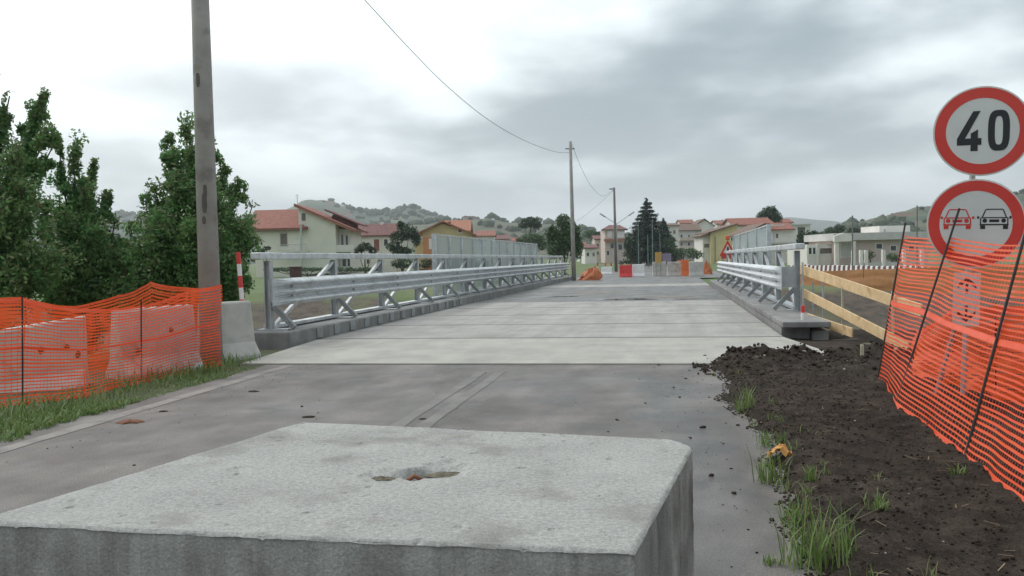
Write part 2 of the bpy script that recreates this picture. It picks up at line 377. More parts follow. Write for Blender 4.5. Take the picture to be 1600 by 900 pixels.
def strip(name, m, s0, s1, t0, t1, z, ns=24, ntt=10, wob=0., kind='structure', flat=True):
    v = []; 
    for i in range(ns+1):
        s = s0+(s1-s0)*i/ns
        for j in range(ntt+1):
            t = t0+(t1-t0)*j/ntt
            if wob and j == 0: t += wob*fbm(s*1.3, 3.3)
            if wob and j == ntt: t += wob*fbm(s*1.3, 9.1)
            p = BP(s, t, z); v.append((p.x, p.y, p.z + (0 if flat else .008*fbm(p.x*.6, p.y*.6))))
    w_ = ntt+1; f = [(i*w_+j, i*w_+j+1, (i+1)*w_+j+1, (i+1)*w_+j) for i in range(ns) for j in range(ntt)]
    o = fast(name, v, f, m, smooth=True)
    if kind: tag(o, kind=kind)
    return o
road_o = strip('road', 'asphalt', -6, 13.35, -6.15, 1.6, 0., 150, 60, wob=.10)
wet = []
for v_ in road_o.data.vertices:
    s, t = st_of(v_.co.x, v_.co.y); n = fbm(s*.8, t*1.1, 2.)
    a = math.exp(-((t-.05-.15*fbm(s*.7, 4))/.42)**2)*sstep(1, 3, s)*(1-sstep(9.5, 12.5, s))*(.75+.7*n)
    a = max(a, .85*math.exp(-((s-10.9)/1.0)**2-((t+.6)/1.3)**2)*(.7+n), .6*math.exp(-((s-9.2)/.9)**2-((t+4.6)/1.3)**2)*(.7+n))
    wet.append(min(1, max(0, a)))
road_o.data.attributes.new('wet', 'FLOAT', 'POINT').data.foreach_set('value', np.asarray(wet, np.float32))
strip('far_road', 'deck_asphalt', S_END+.02, 90, -8.5, 4.5, -.01, 30, 8, wob=.5)
strip('far_road', 'asphalt', 90.02, 330, -6.3, 1.4, -.012, 60, 6)
strip('road_edge_line', 'edge_paint', -6, 12.9, -5.86, -5.68, .004, 60, 1, wob=.02)
for k in (0, 1):
    strip('road_centre_line', 'paint', -6, 12.2, -2.66+.26*k, -2.52+.26*k, .004, 60, 1, wob=.02)

# ------------------------------------------------------------------ bridge
bridge = thing('bridge', BP(30, -2.4, 0), 'pale concrete road bridge deck of cast slabs between raised kerbs', 'bridge')
def slab(s0, s1, t0, t1, z0, z1, m, name='deck_slab', par=bridge, bev=.015):
    b = [BP(s0, t0, z0), BP(s0, t1, z0), BP(s1, t1, z0), BP(s1, t0, z0)]; t = [BP(s0, t0, z1), BP(s0, t1, z1), BP(s1, t1, z1), BP(s1, t0, z1)]
    return MB().hexa(b, t).build(name, m, par, bevel=bev)
js = [16.95, 20.5, 24.0, 27.6, 31.3]
# approach ramp: a wedge rising from the asphalt
b = [BP(13.0, T_L+.35, -.3), BP(13.0, 2.6, -.3), BP(16.88, T_R-.01, -.3), BP(16.88, T_L+.01, -.3)]
t_ = [BP(13.0, T_L+.35, .025), BP(13.0, 2.6, .025), BP(16.88, T_R-.01, .05), BP(16.88, T_L+.01, .05)]
tag(MB().hexa(b, t_).build('approach_slab', 'ramp', bridge, bevel=.012), 'warm beige approach slab')
for a, c in zip(js[:-1], js[1:]): slab(a+.07, c-.07, T_L+.01, T_R-.01, -.35, .05, 'slab')
slab(js[-1]+.07, 47, T_L+.01, T_R-.01, -.35, .045, 'deck_asphalt', 'deck_asphalt', bev=0)
slab(47.02, 51, T_L+.01, T_R-.01, -.35, .05, 'slab')
slab(51.02, S_END, T_L+.01, T_R-.01, -.35, .045, 'deck_asphalt', 'deck_asphalt', bev=0)
for i in range(5):                                          # dark joint beds below the gaps
    slab(js[i]-.067, js[i]+.067, T_L+.02, T_R-.02, -.36, .046, 'black', 'joint_strip', bev=0)
# kerb beams either side
slab(15.6, S_END, T_L-1.0, T_L, -.9, .30, 'kerb', 'kerb_beam', bev=.03)
slab(17.2, 47.5, T_R, T_R+.86, .19, .30, 'kerb', 'kerb_beam', bev=.02)
slab(17.6, 47.5, T_R+.02, T_R+.55, -.9, .187, 'kerb', 'kerb_beam', bev=.02)
slab(17.4, 19.2, T_R+.56, T_R+.85, -.9, .12, 'kerb', 'bearing_block', bev=.03)
# small steel brackets on the inner face of the left kerb
mb = MB(); p0 = BP(17, T_L+.012, .06); base = BP(0, 0, 0)
br = MB().box((0, 0, 0), .03, .30, .20, -YAW).build('kerb_bracket', 'galv_dark', origin=(0,0,0))
br.parent = bridge; br.location = BP(17, T_L+.014, .08)-WLOC[bridge.name]
for i in range(1, 14): piece(br, 'kerb_bracket', bridge, loc=BP(17+i*.95, T_L+.014, .08)-WLOC[bridge.name])
# girders under the deck
for t0 in (-6.4, -3.9, -1.4, 1.1): slab(17.5, S_END-.5, t0, t0+.35, -1.3, -.37, 'galv_dark', 'girder', bev=0)
slab(14.8, 17.4, T_L-1.0, T_R+.4, -3.0, -1.35, 'kerb', 'abutment', bev=0)
slab(S_END-1, S_END+1, T_L-1.0, T_R+1, -3.0, -1.35, 'kerb', 'abutment', bev=0)

# puddle and mud on the deck
def blot(name, m, s0, s1, t0, t1, z, label=None, seed=0, n=40):
    c = BP((s0+s1)/2, (t0+t1)/2, z); v = [tuple(c)]
    for i in range(n):
        a = 2*math.pi*i/n; r = .75+.5*fbm(math.cos(a)*1.7+seed, math.sin(a)*1.7, seed)
        v.append(tuple(BP((s0+s1)/2+math.sin(a)*r*(s1-s0)/2, (t0+t1)/2+math.cos(a)*r*(t1-t0)/2, z)))
    mb = MB(); mb.add(v, [(0, 1+i, 1+(i+1) % n) for i in range(n)])
    return tag(mb.build(name, m), kind='structure')
M['puddle'] = glass('puddle_water', (.035,.033,.031), .04)
M['mud'] = mat('mud_smear', (.16,.14,.12), (.24,.21,.18), 2., .8)
blot('puddle', 'puddle', 32.0, 33.1, -3.2, -.2, .050, seed=1)
blot('puddle', 'puddle', 31.9, 32.6, -.1, 1.4, .0505, seed=5)
blot('puddle', 'puddle', 35, 36.2, -4.9, -3.6, .050, seed=8)
blot('mud_patch', 'mud', 33.5, 35.0, -1.8, 1.6, .049, seed=3)
blot('mud_patch', 'mud', 38, 40.5, -4.9, -1.8, .049, seed=6)

# ------------------------------------------------------------------ guard rails
def beam_profile():                                        # triple wave, (out, z)
    return [(.01,.0),(.10,.05),(.115,.075),(.10,.10),(.005,.155),(.005,.175),(.10,.225),(.115,.25),(.10,.275),(.005,.33),(.005,.35),(.10,.40),(.115,.425),(.10,.45),(.01,.505)]
def guard_rail(side, s_first, n, label):
    tp = T_L-.62 if side < 0 else T_R+.72                  # post line
    inn = -side                                            # direction to the road
    tb = tp+inn*.42
    root = thing('guard_rail', BP(s_first, tp, .3), label, 'guard rail')
    W0 = WLOC[root.name]; PT = 3.4
    def sub(mb, name, m, bevel=0.): return mb.build(name, m, None, origin=BP(s_first, tp, .3), bevel=bevel)
    def bp(s, t, z): return BP(s_first+s, t, z)
    drop = -.004*PT
    def rep(o, k, count):
        o.parent = root; o.location = (0, 0, 0)
        for i in range(1, count):
            c = piece(o, o.name.split('.')[0], root, loc=BD*(PT*i)+Vector((0, 0, drop*i)))
            if o.children:
                for ch in o.children: piece(ch, ch.name.split('.')[0], c)
    ZT = 1.72
    post = MB(); post.bar(bp(0, tp-.055, .3), bp(0, tp-.055, ZT-.09), .012, .16, BD).bar(bp(0, tp+.055, .3), bp(0, tp+.055, ZT-.09), .012, .16, BD)
    post.bar(bp(0, tp, .3), bp(0, tp, ZT-.09), .10, .012, BD)
    rep(sub(post, 'post', 'galv2'), 0, n)
    pl = MB(); pl.hexa([bp(-.17, tp-.2, .3), bp(-.17, tp+.2+inn*.2, .3), bp(.17, tp+.2+inn*.2, .3), bp(.17, tp-.2, .3)], [bp(-.17, tp-.2, .325), bp(-.17, tp+.2+inn*.2, .325), bp(.17, tp+.2+inn*.2, .325), bp(.17, tp-.2, .325)])
    rep(sub(pl, 'base_plate', 'galv2'), 0, n)
    ft = MB().bar(bp(0, tp+inn*.06, .78), bp(0, tp+inn*.50, .34), .09, .10, BD)
    rep(sub(ft, 'foot_strut', 'galv_dark'), 0, n)
    blk = MB().bar(bp(0, tp+inn*.05, 1.02), bp(0, tb-inn*.01, 1.02), .12, .26)
    rep(sub(blk, 'spacer', 'galv2'), 0, n)
    dg = MB().bar(bp(PT-.05, tp, ZT-.12), bp(.12, tp, .34), .07, .07, BN)
    rep(sub(dg, 'diagonal_brace', 'galv'), 0, n-1)
    hr = MB(); hr.bar(bp(0 if True else 0, tp, ZT), bp(PT, tp, ZT), .20, .13)
    rep(sub(hr, 'handrail', 'galv', bevel=.02), 0, n-1)
    hs = MB().bar(bp(-.55, tp, ZT), bp(0, tp, ZT), .20, .13)
    o = sub(hs, 'handrail', 'galv', bevel=.02); o.parent = root; o.location = (0, 0, 0)
    for zz in (.36,):                                       # bottom chord
        rep(sub(MB().bar(bp(0, tp-inn*.02, zz), bp(PT, tp-inn*.02, zz), .22, .06), 'bottom_chord', 'galv'), 0, n-1)
    pf = beam_profile(); Z0 = .79
    def wave(a, c, tt, taper=False):
        vs = []
        for s_, sc in ((a, 0. if taper else 1.), (c, 1.)):
            for (o_, z) in pf: vs.append(bp(s_, tt+inn*o_*sc, Z0+z))
            for (o_, z) in pf[::-1]: vs.append(bp(s_, tt+inn*(o_*sc-.012), Z0+z))
        k = 2*len(pf); fs = [(i, (i+1) % k, k+(i+1) % k, k+i) for i in range(k)]+[tuple(range(k))[::-1], tuple(range(k, 2*k))]
        return MB().add(vs, fs)
    rep(sub(wave(0, PT-.015, tb), 'rail_beam', 'galv'), 0, n-1)
    for z in (.15, .33): rep(sub(MB().box(bp(.06, tb+inn*.02, Z0+z), .035, .035, .035, -YAW), 'bolt', 'galv_dark'), 0, n-1)   # bolts at the lap
    # fanned end piece
    e = sub(wave(-.75, -.01, tb, True), 'rail_end', 'galv2'); e.parent = root; e.location = (0, 0, 0)
    ep = MB().bar(bp(-.05, tp+inn*.02, 1.05), bp(-.05, tb-inn*.02, 1.05), .04, .46)
    e = sub(ep, 'end_plate', 'galv2'); e.parent = root; e.location = (0, 0, 0)
    return root
guard_rail(-1, 16.1, 15, 'galvanised steel guard rail with diagonal braces and screen panels standing behind it')
guard_rail(1, 20.6, 8, 'galvanised steel guard rail next to the timber plank barrier')

# ------------------------------------------------------------------ protective screens on the left side
def screen(s0, s1, tt, z0, z1, n, label):
    root = thing('protective_screen', BP(s0, tt, 0), label, 'screen')
    W0 = WLOC[root.name]; ln_ = (s1-s0)/n
    pm = bpy.data.materials.new('screen_panel'); pm.use_nodes = True; T = pm.node_tree; P = T.nodes['Principled BSDF']
    P.inputs['Base Color'].default_value = (.46,.53,.53,1); P.inputs['Roughness'].default_value = .35
    tr = T.nodes.new('ShaderNodeBsdfTransparent'); ms = T.nodes.new('ShaderNodeMixShader'); ms.inputs[0].default_value = .5
    T.links.new(P.outputs[0], ms.inputs[1]); T.links.new(tr.outputs[0], ms.inputs[2]); T.links.new(ms.outputs[0], T.nodes['Material Output'].inputs[0])
    post = MB().bar(BP(s0, tt, -.3), BP(s0, tt, z1+.02), .14, .14, BD).build('post', 'galv', None, origin=W0); post.parent = root; post.location = (0,0,0)
    thin = MB().bar(BP(s0, tt+.05, z0), BP(s0, tt+.05, z1-.04), .07, .07, BD).build('mullion', 'galv', None, origin=W0)
    thin.parent = root; thin.location = BD*ln_*.5
    pan = MB().bar(BP(s0+.07, tt, (z0+z1)/2), BP(s0+ln_-.07, tt, (z0+z1)/2-.004*ln_), .012, z1-z0-.1).build('panel', pm, None, origin=W0); pan.parent = root; pan.location = (0,0,0)
    fr = MB()
    for z in (z0, z1, (z0+z1)/2-.35): fr.bar(BP(s0+.06, tt, z), BP(s0+ln_-.06, tt, z-.004*ln_), .05, .05)
    fr = fr.build('frame_rail', 'galv', None, origin=W0); fr.parent = root; fr.location = (0,0,0)
    for i in range(1, n+1):
        off = BD*ln_*i+Vector((0,0,-.004*ln_*i)); piece(post, 'post', root, loc=off)
        if i < n:
            for o in (pan, fr): piece(o, o.name.split('.')[0], root, loc=off)
            piece(thin, 'mullion', root, loc=off+BD*ln_*.5)
    return root
screen(30.8, 55.5, T_L-1.25, .35, 2.52, 6, 'row of tall translucent mesh panels in steel frames before the ochre house')
screen(31.2, 47.4, T_R+1.25, .35, 2.56, 4, 'row of tall blue grey panels behind the guard rail by the timber planks')

# ------------------------------------------------------------------ hills
def skyline(keys, Rm, depth, name, m, seed, amp=1.):
    keys = sorted(keys); n = 220; v = []; rows = 16
    x0, x1 = keys[0][0], keys[-1][0]
    for j in range(rows+1):
        u = j/rows; Y = Rm*(.45+.55*u) if u <= 1 else Rm
        for i in range(n+1):
            px = x0+(x1-x0)*i/n
            for (a, ya), (b, yb) in zip(keys[:-1], keys[1:]):
                if a <= px <= b: f = sstep(a, b, px); py = ya+(yb-ya)*f; break
            top = D(px, py, Rm); X = top.x*Y/Rm
            prof = sstep(0, 1, u)**.8
            z = (top.z)*prof*(1+.10*amp*fbm(X*.004*1500/Rm*2+seed, Y*.004*2, seed)*(1 if u > .1 else 0)) + amp*Rm*.0022*fbm(px*.03+seed, u*4)
            v.append((X, Y, max(z, -1.5) if u > 0 else -3))
    base = len(v)
    for i in range(n+1): a = v[rows*(n+1)+i]; v.append((a[0]*1.3, a[1]*1.35, -5))
    f = [(j*(n+1)+i, j*(n+1)+i+1, (j+1)*(n+1)+i+1, (j+1)*(n+1)+i) for j in range(rows+1) for i in range(n)]
    HV.append((np.array(v[:base]).reshape(rows+1, n+1, 3), Rm)); return tag(fast(name, v, f, m, smooth=True), kind='structure')
HV = []
def hillmat(name, a, b, c, sc):
    return mat(name, a, b, sc, .95, c3=c, s3=sc*.4, lo3=.48, hi3=.56, bump=.9, bscale=sc*12, lo=.42, hi=.56, detail=8)
M['hill'] = hillmat('wooded_hill', (.022,.045,.026), (.075,.105,.05), (.03,.05,.035), .016)
M['hill_far'] = hillmat('far_hill', (.035,.06,.045), (.065,.09,.065), (.045,.065,.055), .006)
M['hill_near'] = hillmat('near_hill', (.022,.045,.022), (.06,.085,.038), (.085,.085,.05), .04)
skyline([(-900,330),(-300,322),(100,345),(190,339),(260,348),(330,345),(420,338),(490,318),(540,324),(585,334),(640,326),(672,338),(720,352),(800,362),(900,385),(950,402)], 1600, 0, 'hill', 'hill', 3.1)
skyline([(560,395),(650,352),(700,349),(760,343),(800,350),(860,352),(915,362),(960,372),(1020,378),(1100,372),(1180,380),(1260,386)], 900, 0, 'hill', 'hill_near', 8.4, .6)
skyline([(700,395),(850,360),(950,365),(1100,352),(1230,342),(1290,346),(1330,352),(1420,356),(1560,372)], 3400, 0, 'far_hill', 'hill_far', 5.2, .4)
skyline([(1255,395),(1300,362),(1340,348),(1372,342),(1410,332),(1440,326),(1600,308),(1900,285),(2600,300)], 700, 0, 'hill', 'hill_near', 1.7, .7)

rw = np.random.default_rng(9); V = []; Q = []
ico = np.array([(0,0,1),(.89,0,.45),(.28,.85,.45),(-.72,.53,.45),(-.72,-.53,.45),(.28,-.85,.45),(.72,.53,-.45),(-.28,.85,-.45),(-.89,0,-.45),(-.28,-.85,-.45),(.72,-.53,-.45)])
icf = np.array([(0,1,2),(0,2,3),(0,3,4),(0,4,5),(0,5,1),(1,6,2),(2,7,3),(3,8,4),(4,9,5),(5,10,1),(6,7,2),(7,8,3),(8,9,4),(9,10,5),(10,6,1)])
for H_, Rm in HV:
    if Rm > 3000: continue
    cnt = 0; want = 2200 if Rm > 1000 else 900
    for _ in range(want*4):
        if cnt >= want: break
        j, i = rw.integers(3, H_.shape[0]-1), rw.integers(0, H_.shape[1]-1); a, b = rw.random(2)
        p = (H_[j, i]*(1-a)+H_[j, i+1]*a)*(1-b)+(H_[j+1, i]*(1-a)+H_[j+1, i+1]*a)*b
        if noise.fractal(Vector(p)*(9/Rm)+Vector((Rm, 0, 0)), 1, 2, 3) < .02+.25*rw.random()-.1: continue
        sz = (1.4+2.6*rw.random()**2)*(.7+Rm/2200); k = len(V)*11
        V.append(p+ico*sz*np.array([1.2, 1.2, .9])*rw.uniform(.7, 1.3, (11, 1))+np.array([0, 0, sz*.5])); Q.append(icf+k); cnt += 1
M['wood'] = mat('distant_wood', (.024,.044,.026), (.06,.085,.045), .02, .95)
tag(fast('distant_wood', np.concatenate(V), np.concatenate(Q), 'wood', smooth=True), 'dark distant woods and hedges covering the hills', 'wood', kind='stuff')

# ------------------------------------------------------------------ houses (facades face the camera)
GZ = -.40
def hx(px, py, Y): return D(px, py, Y).x
class House:
    def __init__(s, name, label, x0, x1, ym, Y, group=None, cat='house'):
        s.Y = Y; s.root = thing(name, (D((x0+x1)/2, ym, Y).x, Y, GZ), label, cat, group)
    def block(s, x0, x1, yt, dY=0., dep=8., m='whitepaint', name='wall', yb=None, par=None):
        Y = s.Y+dY; a, b = D(x0, yt, Y), D(x1, yt, Y); zb = GZ if yb is None else D(x0, yb, Y).z; zt = max(a.z, b.z)
        return MB().hexa([(a.x,Y,zb),(b.x,Y,zb),(b.x,Y+dep,zb),(a.x,Y+dep,zb)], [(a.x,Y,zt),(b.x,Y,zt),(b.x,Y+dep,zt),(a.x,Y+dep,zt)]).build(name, m, par or s.root)
    def poly(s, pts, dY=0., dep=8., m='whitepaint', name='wall', ground=True):
        Y = s.Y+dY; w_ = [D(px, py, Y) for px, py in pts]
        if ground: w_ = [Vector((w_[0].x, Y, GZ))] + w_ + [Vector((w_[-1].x, Y, GZ))]
        return MB().ext(w_, (0, dep, 0)).build(name, m, s.root)
    def slab(s, pts, th=.22, m='tile', name='roof', par=None):           # pts: (px, py, dY)
        p = []; seen = {}
        for a, b, c in pts:
            q = D(a, b, s.Y+c)
            if (a, b) in seen: q = Vector((seen[(a, b)].x, s.Y+c, seen[(a, b)].z))
            seen[(a, b)] = q; p.append(q)
        return MB().ext(p, (0, 0, th)).build(name, m, par or s.root)
    def gable(s, x0, x1, ye, yr, dY=0., dep=8., m='tile', over=.4):       # ridge parallel to the facade
        Y = s.Y+dY; e = D((x0+x1)/2, ye, Y).z; r = D((x0+x1)/2, yr, Y+dep/2).z; X0, X1 = hx(x0, ye, Y)-over, hx(x1, ye, Y)+over; th = .2
        k = (r-e)/(dep/2); ez = e-k*over
        pr = [(Y-over, ez), (Y+dep/2, r), (Y+dep+over, ez), (Y+dep+over, ez+th), (Y+dep/2, r+th), (Y-over, ez+th)]
        n = len(pr); v = [(X0, a, b) for a, b in pr]+[(X1, a, b) for a, b in pr]
        o = MB().add(v, [tuple(range(n))[::-1], tuple(range(n, 2*n))]+[(i, (i+1) % n, n+(i+1) % n, n+i) for i in range(n)]).build('roof', m, s.root)
        for X in (X0+over, X1-over-.2):                                    # gable infill
            MB().ext([(X, Y+.02, e-.01), (X, Y+dep-.02, e-.01), (X, Y+dep/2, r-.03)], (.2, 0, 0)).build('gable_wall', 'whitepaint', s.root)
        return o
    def win(s, x0, y0, x1, y1, dY=0., pane='glass', frame='white', name='window'):
        Y = s.Y+dY; a, b = D(x0, y0, Y), D(x1, y1, Y); fw = .09; xa, xb, za, zb = a.x, b.x, b.z, a.z
        mb = MB()
        for (u0, u1, v0, v1) in ((xa-fw, xb+fw, zb, zb+fw), (xa-fw, xb+fw, za-fw, za), (xa-fw, xa, za, zb), (xb, xb+fw, za, zb)):
            mb.hexa([(u0,Y-.06,v0),(u1,Y-.06,v0),(u1,Y+.01,v0),(u0,Y+.01,v0)], [(u0,Y-.06,v1),(u1,Y-.06,v1),(u1,Y+.01,v1),(u0,Y+.01,v1)])
        f = mb.build(name, frame, s.root)
        MB().hexa([(xa,Y-.02,za),(xb,Y-.02,za),(xb,Y+.01,za),(xa,Y+.01,za)], [(xa,Y-.02,zb),(xb,Y-.02,zb),(xb,Y+.01,zb),(xa,Y+.01,zb)]).build('pane', pane, f)
        return f
    def rail(s, x0, x1, yt, yb, dY, m='galv2', name='balcony_railing'):
        Y = s.Y+dY; a, b = D(x0, yt, Y), D(x1, yt, Y); zb = D(x0, yb, Y).z; mb = MB()
        mb.bar((a.x, Y, a.z), (b.x, Y, a.z), .06, .06); mb.bar((a.x, Y, zb), (b.x, Y, zb), .05, .05); k = max(2, int((b.x-a.x)/.16))
        for i in range(k+1): X = a.x+(b.x-a.x)*i/k; mb.bar((X, Y, zb), (X, Y, a.z), .025, .025)
        return mb.build(name, m, s.root)

# cream house on the left
h = House('house', 'cream house with red tiled roof and steep gable behind the left guard rail', 395, 550, 390, 110)
h.block(398, 469, 359, dY=0, dep=8, m='cream')
h.slab([(388,360,-.6),(475,358,-.6),(475,329,5.5),(398,331,5.5)], .2, 'tile')
h.slab([(388,362,-.62),(475,360,-.62),(475,358.4,-.58),(388,360.4,-.58)], .12, 'tile_brown', 'gutter')
h.poly([(466,325),(524,350)], dY=.35, dep=10, m='cream')
h.slab([(459,321,-.1),(553,361,-.1),(553,361,11),(459,321,11)], .24, 'tile')
h.slab([(459,322.5,-.13),(553,362.5,-.13),(553,362.5,-.1),(459,322.5,-.1)], .2, 'tile_orange', 'barge_board')
h.block(524.2, 547, 358, dY=2.2, dep=8, m='whitepaint')
h.block(524.2, 553, 392, dY=.4, dep=1.8, m='whitepaint', name='balcony', yb=394)
h.block(524.2, 553, 383, dY=.4, dep=.12, m='whitepaint', name='balcony_front', yb=391.8)
h.poly([(517,342),(520,335),(549,349),(549,356)], dY=3.5, dep=5, m='dark_wood', name='dormer', ground=False)
h.slab([(507,329,2.8),(562,352,2.8),(562,352,9),(507,329,9)], .2, 'tile_dark', 'dormer_roof')
h.win(526, 366, 530, 384, 2.2); h.win(533, 366, 537, 384, 2.2); h.win(540, 368, 544, 384, 2.2)
h.win(526, 404, 531, 418, 2.2, 'brownwin'); h.win(535, 404, 541, 416, 2.2); h.win(543, 404, 547, 416, 2.2)
h.win(471, 333, 478, 345, .35, 'shutter')
h.win(438, 365, 449, 384, 0, 'shutter', 'fascia', 'shuttered_door')
h.block(433, 480, 391.5, dY=-1.3, dep=1.25, m='cream', name='balcony', yb=394)
h.rail(434, 479, 382.5, 391, -1.2)
h.block(472, 479, 354, dY=-.5, dep=.7, m='tile', name='porch_roof', yb=359)
MB().tube([D(465, 322, 115), D(464, 303, 115)], .03, 5).build('aerial', 'galv_dark', h.root)
MB().bar(D(461, 306, 115), D(467, 305, 115), .03, .03).bar(D(462, 309.5, 115), D(467, 309, 115), .03, .03).build('aerial_arm', 'galv_dark', h.root)
h.block(519, 522.5, 344, dY=4, dep=.6, m='whitepaint', name='chimney', yb=360)

h = House('terraced_house', 'long low white house with dark red roof and red brown blind', 553, 615, 385, 128)
h.block(552, 618, 368, m='whitepaint'); h.gable(551, 619, 368, 352, m='tile_dark')
h.win(584, 374, 593, 392, 0, 'brownwin'); h.win(561, 374, 565, 381); h.win(600, 374, 606, 384); h.win(573, 405, 577, 412)
h.block(555, 612, 349.5, dY=12, dep=6, m='greywall', name='rear_wall')
h.block(594, 598.5, 347, dY=3.6, dep=.7, m='whitepaint', name='chimney', yb=356)

h = House('gabled_house', 'ochre and orange house with low gable roof behind the screen panels', 650, 742, 380, 122)
h.poly([(660,366),(660,362),(692,349),(738,366)], dY=0, dep=9, m='ochre')
h.slab([(650,367,-.7),(692,347,-.7),(692,347,10),(650,367,10)], .22, 'tile_orange'); h.slab([(692,347,-.7),(744,369,-.7),(744,369,10),(692,347,10)], .22, 'tile_orange')
h.block(661, 683, 371, dY=-.6, dep=.5, m='orangewall', name='orange_bay'); h.win(671, 374, 678.5, 388, -.6, 'white')
h.block(648, 661, 378, dY=1, dep=6, m='ochre', name='side_wing')
h.win(716, 358, 722, 363, 0, 'brownwin'); h.block(700, 704, 346, dY=4, dep=.7, m='tile_orange', name='chimney', yb=355)
h = House('tiled_house', 'house with bright orange tiled roof rising behind the ochre gabled house', 690, 738, 380, 142)
h.block(690, 732, 361, m='pink'); h.gable(690, 732, 361, 346, m='tile_orange'); h.win(727, 362, 730, 371, 0)

# centre: three-storey house on the road axis and pale houses next to it
h = House('tall_house', 'three storey pinkish house with dark red hipped roof behind the street lamp', 943, 979, 380, 205)
h.block(945, 976, 358.5, m='pink', dep=10)
a = [D(939.5, 358.5, 204.2), D(981, 357.5, 204.2), D(981, 357.5, 216), D(939.5, 358.5, 216)]; a = [Vector((p.x, p.y, a[0].z)) for p in a]
r0, r1 = D(952, 351.5, 210), D(968, 351.5, 210)
MB().add([*a, r0, r1], [(3,2,1,0),(0,1,5,4),(1,2,5),(2,3,4,5),(3,0,4)]).build('roof', 'tile_dark', h.root)
for x0, x1, y0, y1 in ((949,956,361,371),(964,975,362,371),(954,959,380,388),(966,972,382,390)): h.win(x0, y0, x1, y1, 0, 'white' if y0 < 375 else 'glass', 'fascia')
h.block(944, 978, 373.5, dY=-1, dep=.95, m='tile_orange', name='balcony', yb=377)
h.win(948, 392, 952, 399, 0); h.win(961, 393, 964, 402, 0)
for (x0, x1, ye, yr, Y, wm_, rm, lab) in (
    (914,932,388,383,190,'whitepaint','tile_dark','small white house with dark roof behind the far guard rail end'),
    (930,946,374,369,225,'pink','tile_dark','pinkish house half hidden by the three storey house'),
    (1034,1060,353,350,215,'whitepaint','tile_brown','white apartment house with small square windows behind the conifer'),
    (1059,1094,360,351,235,'fascia','tile_brown','wide pale house with brown roof and dark balcony openings'),
    (1086,1116,353,343,250,'whitepaint','tile_brown','white gabled house standing above the brown roofed house')):
    h = House('house', lab, x0, x1, ye, Y); h.block(x0, x1, ye, m=wm_, dep=10)
    if lab.startswith('white gabled'):
        h.poly([(x0,352.9),(1101,343.5),(x1,353)], dY=.01, dep=9.9, m=wm_, name='gable')
        h.slab([(x0-2,354,-.5),(1101,342.5,-.5),(1101,342.5,10),(x0-2,354,10)], .2, rm); h.slab([(1101,342.5,-.5),(x1+2,354,-.5),(x1+2,354,10),(1101,342.5,10)], .2, rm)
    else: h.gable(x0, x1, ye, yr, dep=10, m=rm)
    n = max(2, int((x1-x0)/11))
    for r_ in range(3):
        for i in range(n):
            cx_ = x0+(x1-x0)*(i+.5)/n; cy_ = ye+7+r_*12
            if cy_ < 402: h.win(cx_-1.6, cy_, cx_+1.6, cy_+5, 0, 'shutter' if (i+r_) % 2 else 'glass', 'fascia')
    if 'balcony' in lab:
        for yb_ in (371, 384): h.block(x0+3, x1-4, yb_, dY=-1.2, dep=1.19, m='pink', name='balcony', yb=yb_+5)
for (x0, x1, ye, yr, Y, wm_, rm, lab) in (
    (1120,1146,350,345,270,'whitepaint','tile','white house with red roof seen above the yellow house'),
    (1214,1238,348,343,255,'pink','tile','pinkish house with red roof behind the white wing'),
    (1064,1084,349,344,300,'cream','tile','cream house with red roof rising behind the brown roofed house'),
    (744,772,369,362,205,'whitepaint','tile','white house with red roof behind the screen panels'),
    (772,796,374,368,232,'pink','tile_dark','pinkish house with dark roof behind the screen panels'),
    (797,818,377,372,245,'cream','tile','cream house under the umbrella pine'),
    (905,915,384,379,260,'whitepaint','tile','narrow white house left of the small dark roofed house'),
    (1268,1296,372,367,240,'whitepaint','tile_dark','white house with dark roof behind the villa garage')):
    h = House('house', lab, x0, x1, ye, Y); h.block(x0, x1, ye, m=wm_, dep=9); h.gable(x0, x1, ye, yr, dep=9, m=rm); n = max(2, int((x1-x0)/8))
    for i in range(n):
        for r_ in range(2): cx_ = x0+(x1-x0)*(i+.5)/n; h.win(cx_-1.2, ye+5+r_*11, cx_+1.2, ye+9.5+r_*11, 0, 'shutter' if i % 2 else 'glass', 'fascia')
# yellow house
h = House('yellow_house', 'yellow house with single sloping brown roof behind the warning triangle', 1097, 1150, 380, 150)
h.poly([(1110,363),(1152,350)], dY=0, dep=9, m='yellow'); h.block(1098, 1110, 367, dY=1, dep=7, m='whitepaint', name='side_wing')
h.slab([(1106,365.5,-.6),(1153,351,-.6),(1153,351,10),(1106,365.5,10)], .24, 'tile_brown'); h.slab([(1095,370,.3),(1111,365.3,.3),(1111,365.3,8),(1095,370,8)], .2, 'tile_brown')
h.win(1142, 371, 1146, 376, 0); h.win(1147, 378, 1150, 392, 0, 'shutter'); h.win(1100, 381, 1108, 387, 1, 'shutter')
MB().tube([D(1117.5, 410, 149.8), D(1117.5, 369, 149.8)], .08, 6).build('downpipe', 'teal', h.root)
